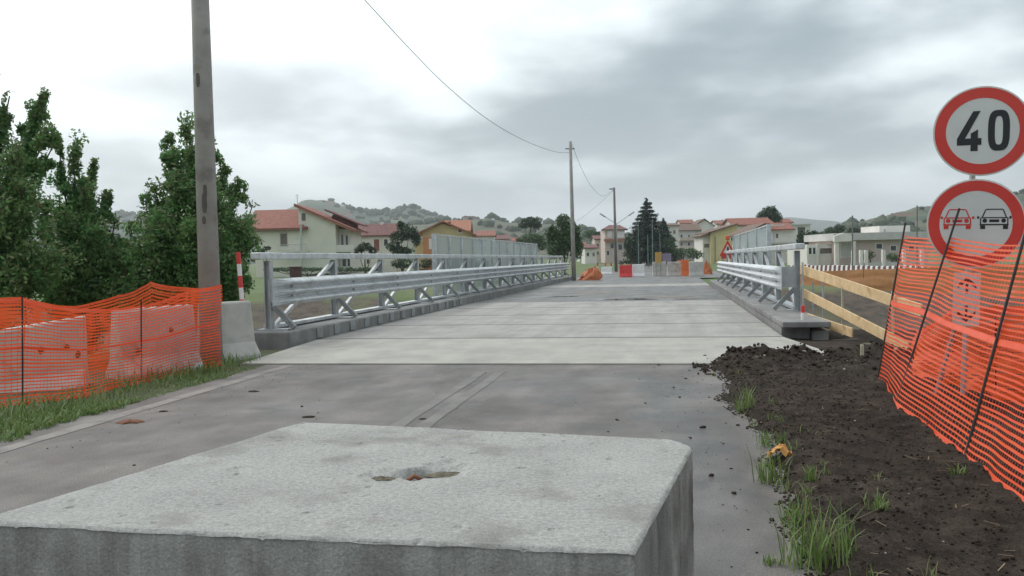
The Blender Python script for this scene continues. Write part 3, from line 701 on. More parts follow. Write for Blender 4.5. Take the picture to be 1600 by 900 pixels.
# white house, red roof, with blue-grey gable
h = House('red_roofed_house', 'white house with flat red tiled roof beside the yellow house', 1146, 1210, 380, 160)
h.block(1148, 1206, 351.5, m='whitepaint', dep=9); h.gable(1147, 1207, 351.5, 342, dep=9, m='tile')
h.win(1160, 356, 1165, 362); h.block(1149, 1150.5, 349, dY=-.3, dep=.25, m='galv2', name='downpipe')
h = House('white_winged_house', 'white house wing with red roof and chimney right of the blue grey panels', 1152, 1242, 380, 132)
h.block(1165, 1196, 366, dY=.8, dep=8, m='whitepaint'); h.slab([(1158,369,.2),(1196,351,.2),(1196,351,10),(1158,369,10)], .26, 'tile_brown')
h.block(1196.2, 1241, 361, dY=.6, dep=9, m='whitepaint', name='white_wing')
h.slab([(1195.5,361,.1),(1243,359.5,.1),(1232,350,5),(1200,350,5)], .2, 'tile'); h.block(1196.5, 1203, 349, dY=.5, dep=3, m='tile', name='chimney', yb=361)
h.block(1206, 1226, 351, dY=2.6, dep=2, m='whitepaint', name='dormer', yb=357)
h.win(1212, 365, 1216, 372, .6, 'shutter'); h.block(1195.6, 1245, 379, dY=-.4, dep=.9, m='fascia', name='string_course', yb=381)
h.block(1209, 1209.7, 364, dY=.5, dep=.08, m='galv2', name='downpipe', yb=378)
h = House('flat_roofed_house', 'white flat roofed house behind the dome shaped tree', 1238, 1266, 355, 230)
h.block(1238, 1266, 352, m='whitepaint', dep=10); h.block(1234, 1268, 350, dY=-.6, dep=11.4, m='fascia', name='roof', yb=352); h.win(1246, 355, 1258, 360)
# villa on the right
h = House('villa', 'low grey villa with pale parapet and white roof room behind red and white barrier blocks', 1262, 1420, 395, 110)
h.block(1306, 1450, 376, dep=10, m='pink'); h.block(1303, 1452, 364.5, dY=-1.0, dep=11.2, m='fascia', name='parapet', yb=376)
h.poly([(1304,378),(1304,369),(1318,364),(1331,369),(1331,377)], dY=-1.6, dep=.58, m='whitepaint', name='porch_gable', ground=False)
h.block(1305, 1311, 377, dY=-1.4, dep=.4, m='whitepaint', name='porch_column'); h.block(1332, 1337, 377, dY=-1.4, dep=.4, m='whitepaint', name='porch_column')
h.win(1314, 380, 1330, 401, 0, 'fascia', 'whitepaint', 'garage_door')
h.block(1374, 1422, 353, dY=3, dep=6, m='whitepaint', name='roof_room', yb=365); h.win(1380, 357.5, 1384, 363, 3, 'fascia')
h.win(1369, 381, 1378, 388.5, 0); h.win(1391.5, 384, 1400, 391.5, 0); h.win(1420, 384, 1428, 391.5, 0)
h.block(1261, 1305.5, 382, dY=1.5, dep=8, m='whitepaint', name='garage_wing'); h.win(1263.5, 387, 1268, 397, 1.5); h.win(1270, 387, 1274, 397, 1.5)
h.win(1281, 388, 1304, 396, 1.5, 'shutter'); h.block(1276, 1279.5, 380.5, dY=1.2, dep=.28, m='whitepaint', name='pilaster')
w_ = thing('garden_wall', (hx(1380, 412, 100), 100, GZ), 'low pale garden wall with short pillars before the villa', 'wall')
a, b = D(1330, 411, 100), D(1480, 407, 100)
MB().hexa([(a.x,100,GZ),(b.x,100,GZ),(b.x,100.25,GZ),(a.x,100.25,GZ)], [(a.x,100,a.z),(b.x,100,a.z),(b.x,100.25,a.z),(a.x,100.25,a.z)]).build('wall', 'fascia', w_)
for px in (1333, 1345, 1353, 1380, 1412, 1440): MB().box((hx(px, 400, 100), 99.95, GZ), .32, .4, 1.9).build('pillar', 'whitepaint', w_)
# houses on the slopes
def small(px, py, w_, hgt, Y, lab, m, rm):
    c = D(px, py, Y); ww = w_*Y/FPX; hh = hgt*Y/FPX
    r = thing('hillside_house', (c.x, c.y, c.z-hh-1.5), lab, 'house', 'houses scattered on the hills')
    MB().box((c.x, c.y, c.z-hh-1.5), ww, ww*.7, hh+1.5).build('wall', m, r); z = c.z
    e = ww/2+.5; d_ = ww*.35+.5
    MB().add([(c.x-e,c.y-d_,z),(c.x+e,c.y-d_,z),(c.x+e,c.y+d_,z),(c.x-e,c.y+d_,z),(c.x-e,c.y,z+ww*.22),(c.x+e,c.y,z+ww*.22)], [(3,2,1,0),(0,1,5,4),(2,3,4,5),(1,2,5),(3,0,4)]).build('roof', rm, r)
    for i in (-.25, .2): MB().box((c.x+i*ww, c.y-ww*.35-.03, z-hh*.65), ww*.12, .1, hh*.35).build('window', 'glass', r)
rh = random.Random(4)
for px, py, Y in ((493,321,1500),(503,319,1520),(512,320,1500),(522,322,1510),(533,325,1500),(545,339,1250),(622,334,1400),(712,346,870),(728,344,860),(742,345,865),(755,352,800),(736,355,760),(770,365,700),(764,372,640),(790,372,700),(926,372,700),(936,380,620)):
    small(px, py-3.5, rh.uniform(6, 10), rh.uniform(4, 6), Y*.97, 'tiny pale house on the wooded hillside', rh.choice(['whitepaint','pink','fascia']), rh.choice(['tile','tile_dark','fascia']))
small(1413, 341, 38, 9, 560, 'long pinkish hillside house above the villa', 'pink', 'tile_brown')
small(1358, 361, 20, 6, 480, 'grey hillside house above the villa garage', 'greywall', 'tile_dark')

# ------------------------------------------------------------------ trees
def leaves(C, size, tint, tip=None, flat=0.):
    """rhombic leaves at the points C"""
    n = len(C); a = rng.normal(size=(n, 3)); a[:, 2] *= (1-flat); a /= np.linalg.norm(a, axis=1)[:, None]
    b = rng.normal(size=(n, 3)); b -= (b*a).sum(1)[:, None]*a; b /= np.linalg.norm(b, axis=1)[:, None]
    c = np.cross(a, b); L_ = size*rng.uniform(.45, 1.35, n)[:, None]; W_ = L_*.42
    v = np.stack([C-a*L_*.5, C+b*W_*.5+c*W_*.12, C+a*L_*.5, C-b*W_*.5+c*W_*.12], 1).reshape(-1, 3)
    q = np.arange(4*n).reshape(n, 4)
    at = {'tint': np.repeat(tint, 4)}
    if tip is not None: at['tip'] = np.repeat(tip, 4)
    return v, q, at
def shoot_tree(name, label, base, shoots, leaf=.10, n_per_m=1200, group=None, seed=0, skirt=None):
    """shoots: list of (polyline, radius at its foot, radius at its tip)"""
    r = thing(name, base, label, 'tree', group); rs = np.random.default_rng(seed)
    mb = MB(); base = Vector(base); Cs = []; tips = []; tints = []
    mb.tube([base+Vector((0,0,-.4)), base+Vector((.03,0,.6)), base+Vector((-.02,.03,1.3))], [.13, .11, .09], 7)
    for pl, ra, rb in shoots:
        pl = [Vector(p) for p in pl]; mb.tube(pl, [max(.012, .05*(1-i/(len(pl)-.5))) for i in range(len(pl))], 5)
        tot = sum((b-a).length for a, b in zip(pl[:-1], pl[1:])); acc = 0
        for a, b in zip(pl[:-1], pl[1:]):
            l = (b-a).length; n = int(n_per_m*l*(.45+.9*(ra+(rb-ra)*acc/tot)/.5)); u = rs.random(n)
            f = (acc+u*l)/tot; rad = rb+(ra-rb)*(1-f)**1.35
            d = rs.normal(size=(n, 3)); d /= np.linalg.norm(d, axis=1)[:, None]; rr = rs.random(n)**.45
            P = np.array(a)[None]+u[:, None]*np.array(b-a)[None]+d*(rad*rr)[:, None]
            keep = np.array([noise.noise(Vector(p)*2.6) > -.14-.35*(1-g) for p, g in zip(P, f)])
            Cs.append(P[keep]); tips.append(np.clip((f[keep]-.78)*3.5, 0, 1)*rs.random(keep.sum())**1.2); tints.append(rs.random(keep.sum()))
            acc += l
    for pl, ra, rb in shoots:                                # side twigs with their own clumps
        pl = [Vector(p) for p in pl]
        for _ in range(9):
            f = rs.uniform(.3, .97); x = f*(len(pl)-1); i = min(int(x), len(pl)-2); c = pl[i].lerp(pl[i+1], x-i)
            o = Vector((rs.normal(), rs.normal()*.7, abs(rs.normal())*.7+.15)).normalized()*rs.uniform(.16, .48)*(1.15-.45*f); e = c+o; mb.tube([c, e], [.014, .006], 4)
            n = int(rs.integers(60, 170)); rad = rs.uniform(.08, .21); d = rs.normal(size=(n, 3)); d /= np.linalg.norm(d, axis=1)[:, None]
            Cs.append(np.array(e)+d*(rad*rs.random(n)**.5)[:, None]*np.array([1, 1, 1.15])); tips.append((rs.random(n) < .18*f)*rs.random(n)); tints.append(np.clip(rs.random(n)*.7+rs.uniform(0, .4), 0, 1))
    C = np.concatenate(Cs); v, q, at = leaves(C, leaf, np.concatenate(tints), np.concatenate(tips))
    mb.build('trunk', 'bark', r); fast('crown', v, q, 'leaf', r, at); return r
def grow(base, Y, tips, rad, seed):
    """shoots from the base to the pixel tips (px, py, dY, tip radius)"""
    rs = random.Random(seed); out_ = []
    for px, py, dY, rb in tips:
        e = D(px, py, Y+dY); b = Vector(base)+Vector((0, 0, rs.uniform(.3, .9)))
        pl = []
        for i in range(6):
            u = i/5; p = b.lerp(e, u); h_ = (e-b); p.x = b.x+h_.x*(u**.95); p.y = b.y+h_.y*(u**.95); p.z = b.z+h_.z*(u**1.02)
            pl.append(p+Vector((rs.uniform(-.06,.06), rs.uniform(-.06,.06), 0))*(1 if 0 < i < 5 else 0))
        out_.append((pl, rad, rb))
    return out_
def tb(px, Y): x = D(px, 420, Y).x; return (x, Y, gz(x, Y)-.05)
ba = tb(-70, 16.5)
shoot_tree('tree', 'tall leafy tree with upright reddish shoots beyond the orange net', ba, grow(ba, 16.5, [
    (-10,98,-.3,.10),(15,150,0,.12),(72,143,.2,.10),(60,165,.5,.12),(25,230,-1,.2),(50,215,.3,.18),(78,200,-.4,.16),(-40,150,.6,.3),(-100,120,0,.3),(-160,160,.4,.35),(-60,215,-1,.4),(-220,220,0,.4),
    (40,290,-1,.35),(90,215,.4,.10),(0,330,-1.3,.45),(60,360,-1,.45),(-120,300,-1,.5),(20,400,-1.2,.45),(95,400,-.6,.45),(30,440,-1.2,.4),(-20,250,.8,.4),(-60,380,-1.4,.5)], .46, 2), seed=11)
bb = tb(120, 18)
shoot_tree('tree', 'slimmer tree with spiky dark shoots between two leafy trees', bb, grow(bb, 18, [
    (92,212,.2,.08),(120,222,0,.09),(115,240,-.3,.14),(148,250,.3,.09),(170,300,.2,.10),(140,290,-.5,.18),(60,310,.4,.22),(100,330,-.8,.3),(150,350,-.8,.28),(180,345,.3,.14),(60,400,-.9,.35),(130,400,-1,.35),(185,390,-.5,.3),(200,420,-.5,.3),(100,450,-1,.3),(175,450,-.8,.3)], .34, 4), seed=12)
bc = tb(310, 19)
shoot_tree('tree', 'rounded green tree right behind the concrete pole', bc, grow(bc, 19, [
    (263,210,.3,.13),(262,240,0,.16),(290,198,0,.14),(300,215,-.3,.18),(328,205,.2,.14),(350,260,.3,.11),(372,280,.1,.10),(395,320,0,.16),(240,290,-.3,.2),(275,280,-.6,.35),(320,280,-.7,.4),(350,310,-.8,.38),(385,345,-.6,.28),(225,330,-.3,.28),
    (250,350,-1,.42),(300,350,-1.2,.48),(345,370,-1.1,.42),(400,375,-.3,.18),(215,380,-.6,.35),(250,410,-1,.4),(310,430,-1.2,.42),(370,410,-.9,.36),(375,440,-.9,.32),(210,430,-.6,.35),(335,460,-1,.3)], .48, 6), seed=13, n_per_m=1250)
bd = tb(205, 21)
shoot_tree('sapling', 'low bushy sapling in the gap between the left trees', bd, grow(bd, 21, [(205,348,0,.10),(222,375,0,.14),(185,392,0,.2),(225,405,-.4,.25),(165,415,-.3,.25),(205,430,-.5,.3),(240,430,-.3,.25)], .26, 8), seed=14)
def blob_tree(name, label, px, Y, blobs, n, leaf, m, group=None, seed=0, cat='tree', trunk=.12):
    """blobs: (px, py, rx, ry) ellipses in pixels, given depth"""
    x = D(px, 400, Y).x; base = (x, Y, gz(x, Y)-.1); r = thing(name, base, label, cat, group); rs = np.random.default_rng(seed)
    Cs = []; tn = []; area = sum(a[2]*a[3] for a in blobs); mb = MB()
    topz = base[2]+.3
    for bx, by, rx, ry in blobs:
        k = int(n*rx*ry/area); c = np.array(D(bx, by, Y+rs.uniform(-.25, .25)*rx*Y/FPX)); d = rs.normal(size=(k, 3)); d /= np.linalg.norm(d, axis=1)[:, None]
        rr = rs.random(k)**.33*(.82+.30*np.array([noise.noise(Vector(q_)*2.3+Vector((seed, bx, by))) for q_ in d]))
        s_ = np.array([rx, rx*.9, ry])*Y/FPX; P = c+d*rr[:, None]*s_
        keep = np.array([noise.noise(Vector(p)*(14/ (rx*Y/FPX*4+3))+Vector((seed,0,0))) > -.22 for p in P]); P = P[keep]; P = P[P[:, 2] > base[2]+.05]
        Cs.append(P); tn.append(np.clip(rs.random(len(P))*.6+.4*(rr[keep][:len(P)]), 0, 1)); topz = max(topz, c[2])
        mb.tube([Vector(base)+Vector((0,0,.4)), Vector(base).lerp(Vector(c), .55), Vector(c)], [trunk*.5, trunk*.35, trunk*.12], 5)
    mb.tube([base, (base[0], base[1], base[2]+(topz-base[2])*.6)], [trunk, trunk*.6], 7)
    v, q, at = leaves(np.concatenate(Cs), leaf, np.concatenate(tn)); mb.build('trunk', 'bark', r); fast('crown', v, q, m, r, at); return r
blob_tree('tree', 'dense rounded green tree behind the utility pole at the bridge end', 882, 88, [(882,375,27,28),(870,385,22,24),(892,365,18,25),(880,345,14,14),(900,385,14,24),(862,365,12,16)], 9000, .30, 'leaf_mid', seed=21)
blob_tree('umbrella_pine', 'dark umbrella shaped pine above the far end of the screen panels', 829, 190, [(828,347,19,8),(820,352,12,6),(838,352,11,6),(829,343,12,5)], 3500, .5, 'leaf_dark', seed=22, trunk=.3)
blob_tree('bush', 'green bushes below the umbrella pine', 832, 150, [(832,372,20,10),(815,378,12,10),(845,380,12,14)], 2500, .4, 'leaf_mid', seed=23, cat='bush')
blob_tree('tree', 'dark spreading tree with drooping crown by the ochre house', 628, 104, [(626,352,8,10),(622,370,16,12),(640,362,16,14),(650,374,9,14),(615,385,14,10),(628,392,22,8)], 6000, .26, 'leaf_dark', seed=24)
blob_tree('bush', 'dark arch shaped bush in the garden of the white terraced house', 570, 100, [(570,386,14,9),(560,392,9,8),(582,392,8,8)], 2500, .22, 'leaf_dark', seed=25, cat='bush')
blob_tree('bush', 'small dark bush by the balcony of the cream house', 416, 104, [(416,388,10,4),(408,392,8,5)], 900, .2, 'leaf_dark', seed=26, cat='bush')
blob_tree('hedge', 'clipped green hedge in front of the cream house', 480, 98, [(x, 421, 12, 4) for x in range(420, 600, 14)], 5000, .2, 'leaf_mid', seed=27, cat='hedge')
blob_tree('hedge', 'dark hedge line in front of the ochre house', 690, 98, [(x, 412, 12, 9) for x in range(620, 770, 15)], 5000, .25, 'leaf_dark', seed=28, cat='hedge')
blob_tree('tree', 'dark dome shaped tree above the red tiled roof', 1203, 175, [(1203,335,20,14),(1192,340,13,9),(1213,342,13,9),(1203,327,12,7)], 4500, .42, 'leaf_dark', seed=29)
for i, (px, Y, bl, lab) in enumerate((
    (1262, 170, [(1262,378,14,20),(1252,372,9,18)], 'dark tree between the white wing and the villa garage'),
    (1300, 190, [(1303,362,18,10),(1292,368,14,9),(1312,356,10,7)], 'dark tree above the villa garage'),
    (1285, 185, [(1283,371,12,8),(1272,368,10,9)], 'low dark tree left of the tree above the garage'),
    (1335, 200, [(1335,362,14,7),(1350,364,12,6)], 'flat dark tree above the villa parapet'))):
    blob_tree('tree', lab, px, Y, bl, 2600, .45, 'leaf_dark', 'trees around the villa', 40+i)
blob_tree('bush', 'olive coloured shrub beside the villa windows', 1360, 101.5, [(1358,398,11,9),(1352,402,7,8)], 1500, .18, 'leaf_olive', seed=46, cat='bush')
blob_tree('bush', 'dark green shrub under the square villa window', 1394, 101.5, [(1394,402,13,8),(1403,404,8,7)], 1500, .18, 'leaf_mid', seed=47, cat='bush')
blob_tree('bush', 'mixed bushes right of the tall conifer', 1068, 140, [(1045,385,12,16),(1062,395,12,10),(1080,396,14,10),(1092,398,10,8)], 3000, .3, 'leaf_mid', seed=48, cat='bush')
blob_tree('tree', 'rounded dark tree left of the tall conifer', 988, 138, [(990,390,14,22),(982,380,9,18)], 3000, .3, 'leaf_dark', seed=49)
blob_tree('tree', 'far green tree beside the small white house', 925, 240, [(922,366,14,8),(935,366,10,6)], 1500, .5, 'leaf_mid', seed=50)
# conifer
def conifer(label, px, ytop, Y, wpx, n, seed):
    top = D(px, ytop, Y); base = Vector((top.x, Y, gz(top.x, Y))); r = thing('conifer', base, label, 'conifer', None); rs = np.random.default_rng(seed)
    Hh = top.z-base.z; Wd = wpx*Y/FPX/2; Cs = []; mb = MB(); mb.tube([base, base+Vector((0,0,Hh*.98))], [.22, .03], 7); k = 16
    for t in range(k):
        u = t/k; z = base.z+Hh*(.10+.88*u); rad = Wd*(1-u)**.85+.15
        for a in range(9):
            an = a*2*math.pi/9+t*.7+rs.uniform(-.2,.2); l = rad*rs.uniform(.7,1.15); e = Vector((math.cos(an)*l, math.sin(an)*l, -.16*l+ (.05*l)))
            p0 = Vector((top.x, Y, z)); mb.tube([p0, p0+e], [.04, .012], 4)
            m_ = int(n/(k*9)*(.4+1.3*(1-u))); uu = rs.random(m_)**.7
            P = np.array(p0)[None]+uu[:, None]*np.array(e)[None]+rs.normal(size=(m_, 3))*np.array([.22,.22,.15])*(.5+.8*(1-u)); Cs.append(P)
    m_ = 150; P = np.array(top)[None]-np.array([0,0,1])*rs.random(m_)[:, None]*1.4+rs.normal(size=(m_, 3))*.1; Cs.append(P)
    C = np.concatenate(Cs); v, q, at = leaves(C, .34, rs.random(len(C))); mb.build('trunk', 'bark', r); fast('crown', v, q, 'conifer', r, at)
conifer('tall dark pointed conifer beyond the far barriers', 1010, 310, 140, 84, 26000, 31)
conifer('shorter conifer leaning on the tall pointed one', 1036, 342, 146, 56, 12000, 32)

# ------------------------------------------------------------------ poles and cables
def pole(label, bpx, bY, tpx, tpy, r0, r1, m, extra=None):
    x = D(bpx, 440, bY).x; b = Vector((x, bY, gz(x, bY)-.15)); t = D(tpx, tpy, bY)
    r = thing('utility_pole', b, label, 'pole', None); MB().tube([b, b.lerp(t, .5), t], [r0, (r0+r1)/2, r1], 16).build('shaft', m, r, smooth=True); return r, b, t
pr_, pb, ptop = pole('thick grey concrete utility pole wrapped by the orange net', 327, 14.3, 302, -330, .175, .115, 'pole')
for px, py, rw, rh_ in ((309,128,.035,.11),(318,318,.04,.16),(321,300,.03,.10),(315,345,.03,.06)):      # damp patches on the shaft
    c = D(px, py, 14.3); f = (c.z-pb.z)/(ptop.z-pb.z); ax = pb.lerp(ptop, f); rr = .175+(.115-.175)*f+.003; a0 = math.atan2(-1, (px-315)/30)
    v = []; 
    for i in range(9):
        for j in range(5):
            a = a0+(j-2)/2*rw/rr; z = (i-4)/4*rh_; wv = .6+.4*math.cos((i-4)/4*1.5)+.25*fbm(i*.7, px); aa = a0+(a-a0)*wv; v.append((ax.x+math.cos(aa)*rr, ax.y+math.sin(aa)*rr, c.z+z))
    MB().add(v, [(i*5+j, i*5+j+1, (i+1)*5+j+1, (i+1)*5+j) for i in range(8) for j in range(4)]).build('damp_patch', 'patch', pr_)
p2, p2b, p2t = pole('slender grey utility pole at the far end of the left guard rail', 897, 62, 891, 221, .16, .10, 'pole')
MB().bar(p2t+Vector((-.35,-.05,-.5)), p2t+Vector((.3,.05,-.5)), .08, .08).build('cross_arm', 'galv_dark', p2)
p3, p3b, p3t = pole('more distant utility pole standing before the conifer', 963, 95, 959.5, 293, .17, .11, 'pole_far')
MB().bar(p3t+Vector((-.5,0,-.15)), p3t+Vector((.1,0,-.15)), .1, .14).build('cross_arm', 'galv_dark', p3)
def cable(label, pts, r=.012): tag(MB().tube(pts, r, 5).build('overhead_cable', 'cable', smooth=True), label, 'cable')
def hang(a, b, sag, n=30): return [a.lerp(b, i/n)+Vector((0,0,-sag*4*(i/n)*(1-i/n))) for i in range(n+1)]
# the near cable: passes the pixels (570,0) and (890,238), sagging
a_, b_ = ptop+Vector((.12,0,-.1)), D(889, 238, 61.9)
q_ = []
for px, py, Y in ((302,-322,14.3),(420,-160,17.5),(570,0,23),(640,76,27),(700,136,32),(760,185,38),(810,215,45),(850,232,52),(875,238.5,57),(889,238,61.8)): q_.append(D(px, py, Y))
def spline(P, k=6):
    out_ = []
    for i in range(len(P)-1):
        p0, p1, p2, p3 = P[max(i-1,0)], P[i], P[i+1], P[min(i+2, len(P)-1)]
        for j in range(k):
            t = j/k; out_.append(.5*((2*p1)+(p2-p0)*t+(2*p0-5*p1+4*p2-p3)*t*t+(3*p1-p0-3*p2+p3)*t**3))
    return out_+[P[-1]]
cable('black overhead cable sagging between the thick pole and the slender pole', spline(q_), .011)
cable('overhead cable drooping from the slender pole to the distant pole', spline([D(894,226,62), D(905,255,68), D(920,285,76), D(935,303,84), D(944,306,88), D(958,297,95)]), .012)
cable('thin overhead cable running from the distant pole towards the rounded tree', spline([D(958,298,95), D(940,315,93), D(920,332,91), D(901,346,90)]), .011)
# street lamps
def lamp(label, px, ytop, Y, arms, m='galv2', group=None):
    x = D(px, ytop, Y).x; b = Vector((x, Y, gz(x, Y))); t = D(px, ytop, Y); t.x = x; r = thing('street_lamp', b, label, 'street lamp', group)
    MB().tube([b, t], [.09, .05], 8).build('post', m, r)
    for ax, ay in arms:
        e = D(ax, ay, Y); MB().tube([t, e], .045, 6).build('arm', m, r); d = (e-t).normalized()
        MB().bar(e-d*.1, e+d*.75, .26, .14).build('lamp_head', 'galv_dark', r, bevel=.04)
lamp('double armed street lamp behind the distant utility pole', 963.5, 350, 112, [(945,338.5),(983,336.5)])
lamp('thin street lamp among the roofs left of the yellow house', 1113, 352, 170, [(1124,346)], group='small street lamps in the town')
lamp('thin street lamp above the white apartment house', 1040, 352, 195, [(1032,347)], group='small street lamps in the town')
for i, (px, yt) in enumerate(((997,350),(1012,368),(1019,345),(1031,366))):
    x = D(px, yt, 118).x; b = Vector((x, 118, gz(x, 118))); t = D(px, yt, 118)
    r = thing('flag_pole', b, 'slim teal pole in the row before the conifers', 'pole', 'teal poles before the conifers')
    MB().tube([b, Vector((x, 118, t.z))], [.07, .045], 6).build('shaft', 'teal', r); MB().tube([Vector((x,118,t.z)), Vector((x,118,t.z+.1))], [.07,.02], 6).build('finial', 'teal', r)
for px, yt, Y, lab in ((1332,338,58,'thin dark steel rod standing before the villa porch'),(1433,322,62,'thin dark steel rod partly hidden by the leaning orange net'),(470,352,90,'slim grey post standing before the cream gable'),(797,368,70,'slim pale post standing among the screen panels')):
    x = D(px, 440, Y).x; b = Vector((x, Y, gz(x, Y)-.1)); t = D(px, yt, Y)
    r = thing('steel_post', b, lab, 'post'); MB().tube([b, t], .045 if Y < 80 else .09, 6).build('shaft', 'pole_far' if px > 1000 else 'galv2', r)
    MB().tube([t, t+Vector((0,0,.06))], [.06,.03], 6).build('cap', 'galv_dark', r)
r = thing('meter_cabinet', (D(462,440,60).x, 60, gz(D(462,440,60).x, 60)), 'small brown cabinet on the lawn before the cream house', 'cabinet')
c = D(462, 418, 60); zb = WLOC[r.name].z
MB().box((c.x, 60, zb-.1), .72, .45, c.z-zb+.1).build('body', 'brownbox', r, bevel=.03); MB().box((c.x, 60, c.z), .80, .52, .06).build('lid', 'brownbox', r)

# ------------------------------------------------------------------ concrete barriers on the left
def jersey(label, p, q_, hgt, m='jersey', name='concrete_barrier', group=None, wb=.60, cat='barrier', dz=0.):
    p, q_ = Vector(p), Vector(q_); d = (q_-p).normalized(); nrm = Vector((d.y, -d.x, 0)); L_ = (q_-p).length
    r = thing(name, (p+q_)/2, label, cat, group)
    prof = [(-wb/2,0),(-wb/2,.08),(-wb*.27,.30*hgt),(-wb*.14,hgt-.04),(-wb*.10,hgt),(wb*.10,hgt),(wb*.14,hgt-.04),(wb*.27,.30*hgt),(wb/2,.08),(wb/2,0)]
    MB().ext([p+nrm*a+Vector((0,0,b+dz)) for a, b in prof], d*L_).build('body', m, r, bevel=.02)
    return r
def nd(px, Y, z=0): v = D(px, 430, Y); return Vector((v.x, v.y, gz(v.x, v.y)+.02))
J = [(-130,11.3,131,12.0,.98,'wide concrete barrier behind the net with two rusty stains'),(176,12.6,296,13.6,1.0,'concrete barrier behind the net beside the thick pole'),(312,14.5,386,15.3,.98,'pale concrete barrier with its bare flared end showing right of the pole')]
for i, (x0, y0, x1, y1, hh, lab) in enumerate(J):
    r = jersey(lab, nd(x0, y0), nd(x1, y1), hh)
    if i == 2: continue
    a, b = nd(x0, y0), nd(x1, y1)
    d = (b-a).normalized(); nr = Vector((d.y, -d.x, 0)); rs = random.Random(i)
    for k in range(3 if i == 0 else 2):                       # stains and lifting holes
        u = (.72+.16*k) if i == 0 else (.2+.45*k); z = rs.uniform(.35, .7)*hh; c = a.lerp(b, min(u, .95))+Vector((0,0,z))+nr*(.60*(.27-.13*(z-.3*hh)/(.7*hh))+.012)
        v = [tuple(c)]+[tuple(c+d*math.cos(t)*.035*(1+.5*fbm(t, k))+Vector((0,0,1))*math.sin(t)*.045*(1+.5*fbm(t, k+5))) for t in [j*math.pi/6 for j in range(12)]]
        MB().add(v, [(0, 1+j, 1+(j+1) % 12) for j in range(12)]).build('rust_stain', 'rust', r)

# ------------------------------------------------------------------ orange nets
def net(label, cols, rows, width, vstep, rods, m='net', band=None, wav=.02, seed=0, rod_r=.009, thick_top=True, name='safety_net', group=None, mid=None):
    """cols: list of (bottom, top) points; the sheet is interpolated between them"""
    root = thing(name, Vector(cols[0][0]), label, 'safety net', group); n = len(cols); SUB = 14
    def surf(u, v):                                           # u along, v up
        x = u*(n-1); i = min(int(x), n-2); f = x-i
        b = Vector(cols[i][0]).lerp(cols[i+1][0], f); t = Vector(cols[i][1]).lerp(cols[i+1][1], f)
        sag = -.035*4*f*(1-f)*v*wav/.02*.5
        p = b.lerp(t, v); o = wav*2.2*fbm(u*n*1.1+seed, v*1.6, seed, 2)
        dirv = (Vector(cols[i+1][0])-Vector(cols[i][0])).normalized(); nr = Vector((dirv.y, -dirv.x, 0))
        return p+nr*o+Vector((0, 0, sag+wav*.7*fbm(u*n*1.2+seed, v*2.6+9, seed, 2)))
    hgt = (Vector(cols[0][1])-Vector(cols[0][0])).length; V = []; Q = []; cols_n = (n-1)*SUB
    for r_ in range(rows+1):
        v = r_/rows; jit = .05/rows*rng.normal(); wv = width/hgt/2*(.7+.6*rng.random())
        for c in range(cols_n+1):
            u = c/cols_n; V += [tuple(surf(u, v-wv+jit*math.sin(u*9+r_))), tuple(surf(u, v+wv+jit*math.sin(u*9+r_)))]
            if c: k = len(V); Q.append((k-4, k-2, k-1, k-3))
    tot = sum((Vector(a[0])-Vector(b[0])).length for a, b in zip(cols[:-1], cols[1:])); nv = int(tot/vstep)
    for c in range(nv+1):
        u = min(.999, c/nv); du = .006/tot/2
        for j in range(rows+1):
            v = j/rows; V += [tuple(surf(u-du, v)), tuple(surf(u+du, v))]
            if j: k = len(V); Q.append((k-4, k-2, k-1, k-3))
    o = fast('mesh_strands', V, Q, m, root); o['kind'] = 'stuff'
    for v0, v1 in (band or []):
        V = []; Q = []
        for c in range(cols_n+1):
            u = c/cols_n; V += [tuple(surf(u, v0)+Vector((-.006,-.012,0))), tuple(surf(u, v1)+Vector((-.006,-.012,0)))]
            if c: k = len(V); Q.append((k-4, k-2, k-1, k-3))
        fast('reinforced_band', V, Q, 'net_band', root)
    for b, t in rods: MB().tube([b, t], rod_r, 6).build('rod', 'black', root)
    return root
def gp(px, py, z=0.): return G(px, py, z)
def top_at(px, py, b): return D(px, py, b.y)
# left: front net
LB = [gp(-150, 652), gp(37, 632), gp(130, 620), gp(222, 597), gp(300, 580), gp(345, 571)]
LTp = [(-150,462),(37,466),(130,482),(222,478),(300,452),(345,446)]
lc = [(b, top_at(x, y, b)) for b, (x, y) in zip(LB, LTp)]
net('orange safety net tied to two rods and the thick pole on the grass verge', lc, 28, .018, .055, [(LB[1]+Vector((0,-.03,-.1)), top_at(37,462,LB[1])+Vector((0,-.03,0))), (LB[3]+Vector((0,-.03,-.1)), top_at(222,468,LB[3])+Vector((0,-.03,0)))], band=[(-.01,.02),(.52,.55),(.975,1.0)], wav=.028, seed=3)
# left: rear net, a second layer behind the barriers
RB = [(-150,12.6),(37,13.0),(120,13.3),(185,14.0),(235,14.5),(290,14.9),(345,15.6)]
RT = [460,470,478,462,441,450,446]
rc = []
for (px, Y), ty in zip(RB, RT): b = nd(px, Y); rc.append((b, D(px, ty, Y)))
net('second orange net sagging behind the concrete barriers with a peaked top', rc, 26, .028, .05, [(rc[4][0]+Vector((0,.04,-.1)), rc[4][1]+Vector((0,.04,.03))), (rc[1][0]+Vector((0,.04,-.1)), rc[1][1]+Vector((0,.04,.03)))], m='net_rear', band=[(.98,1.0)], wav=.035, seed=8)
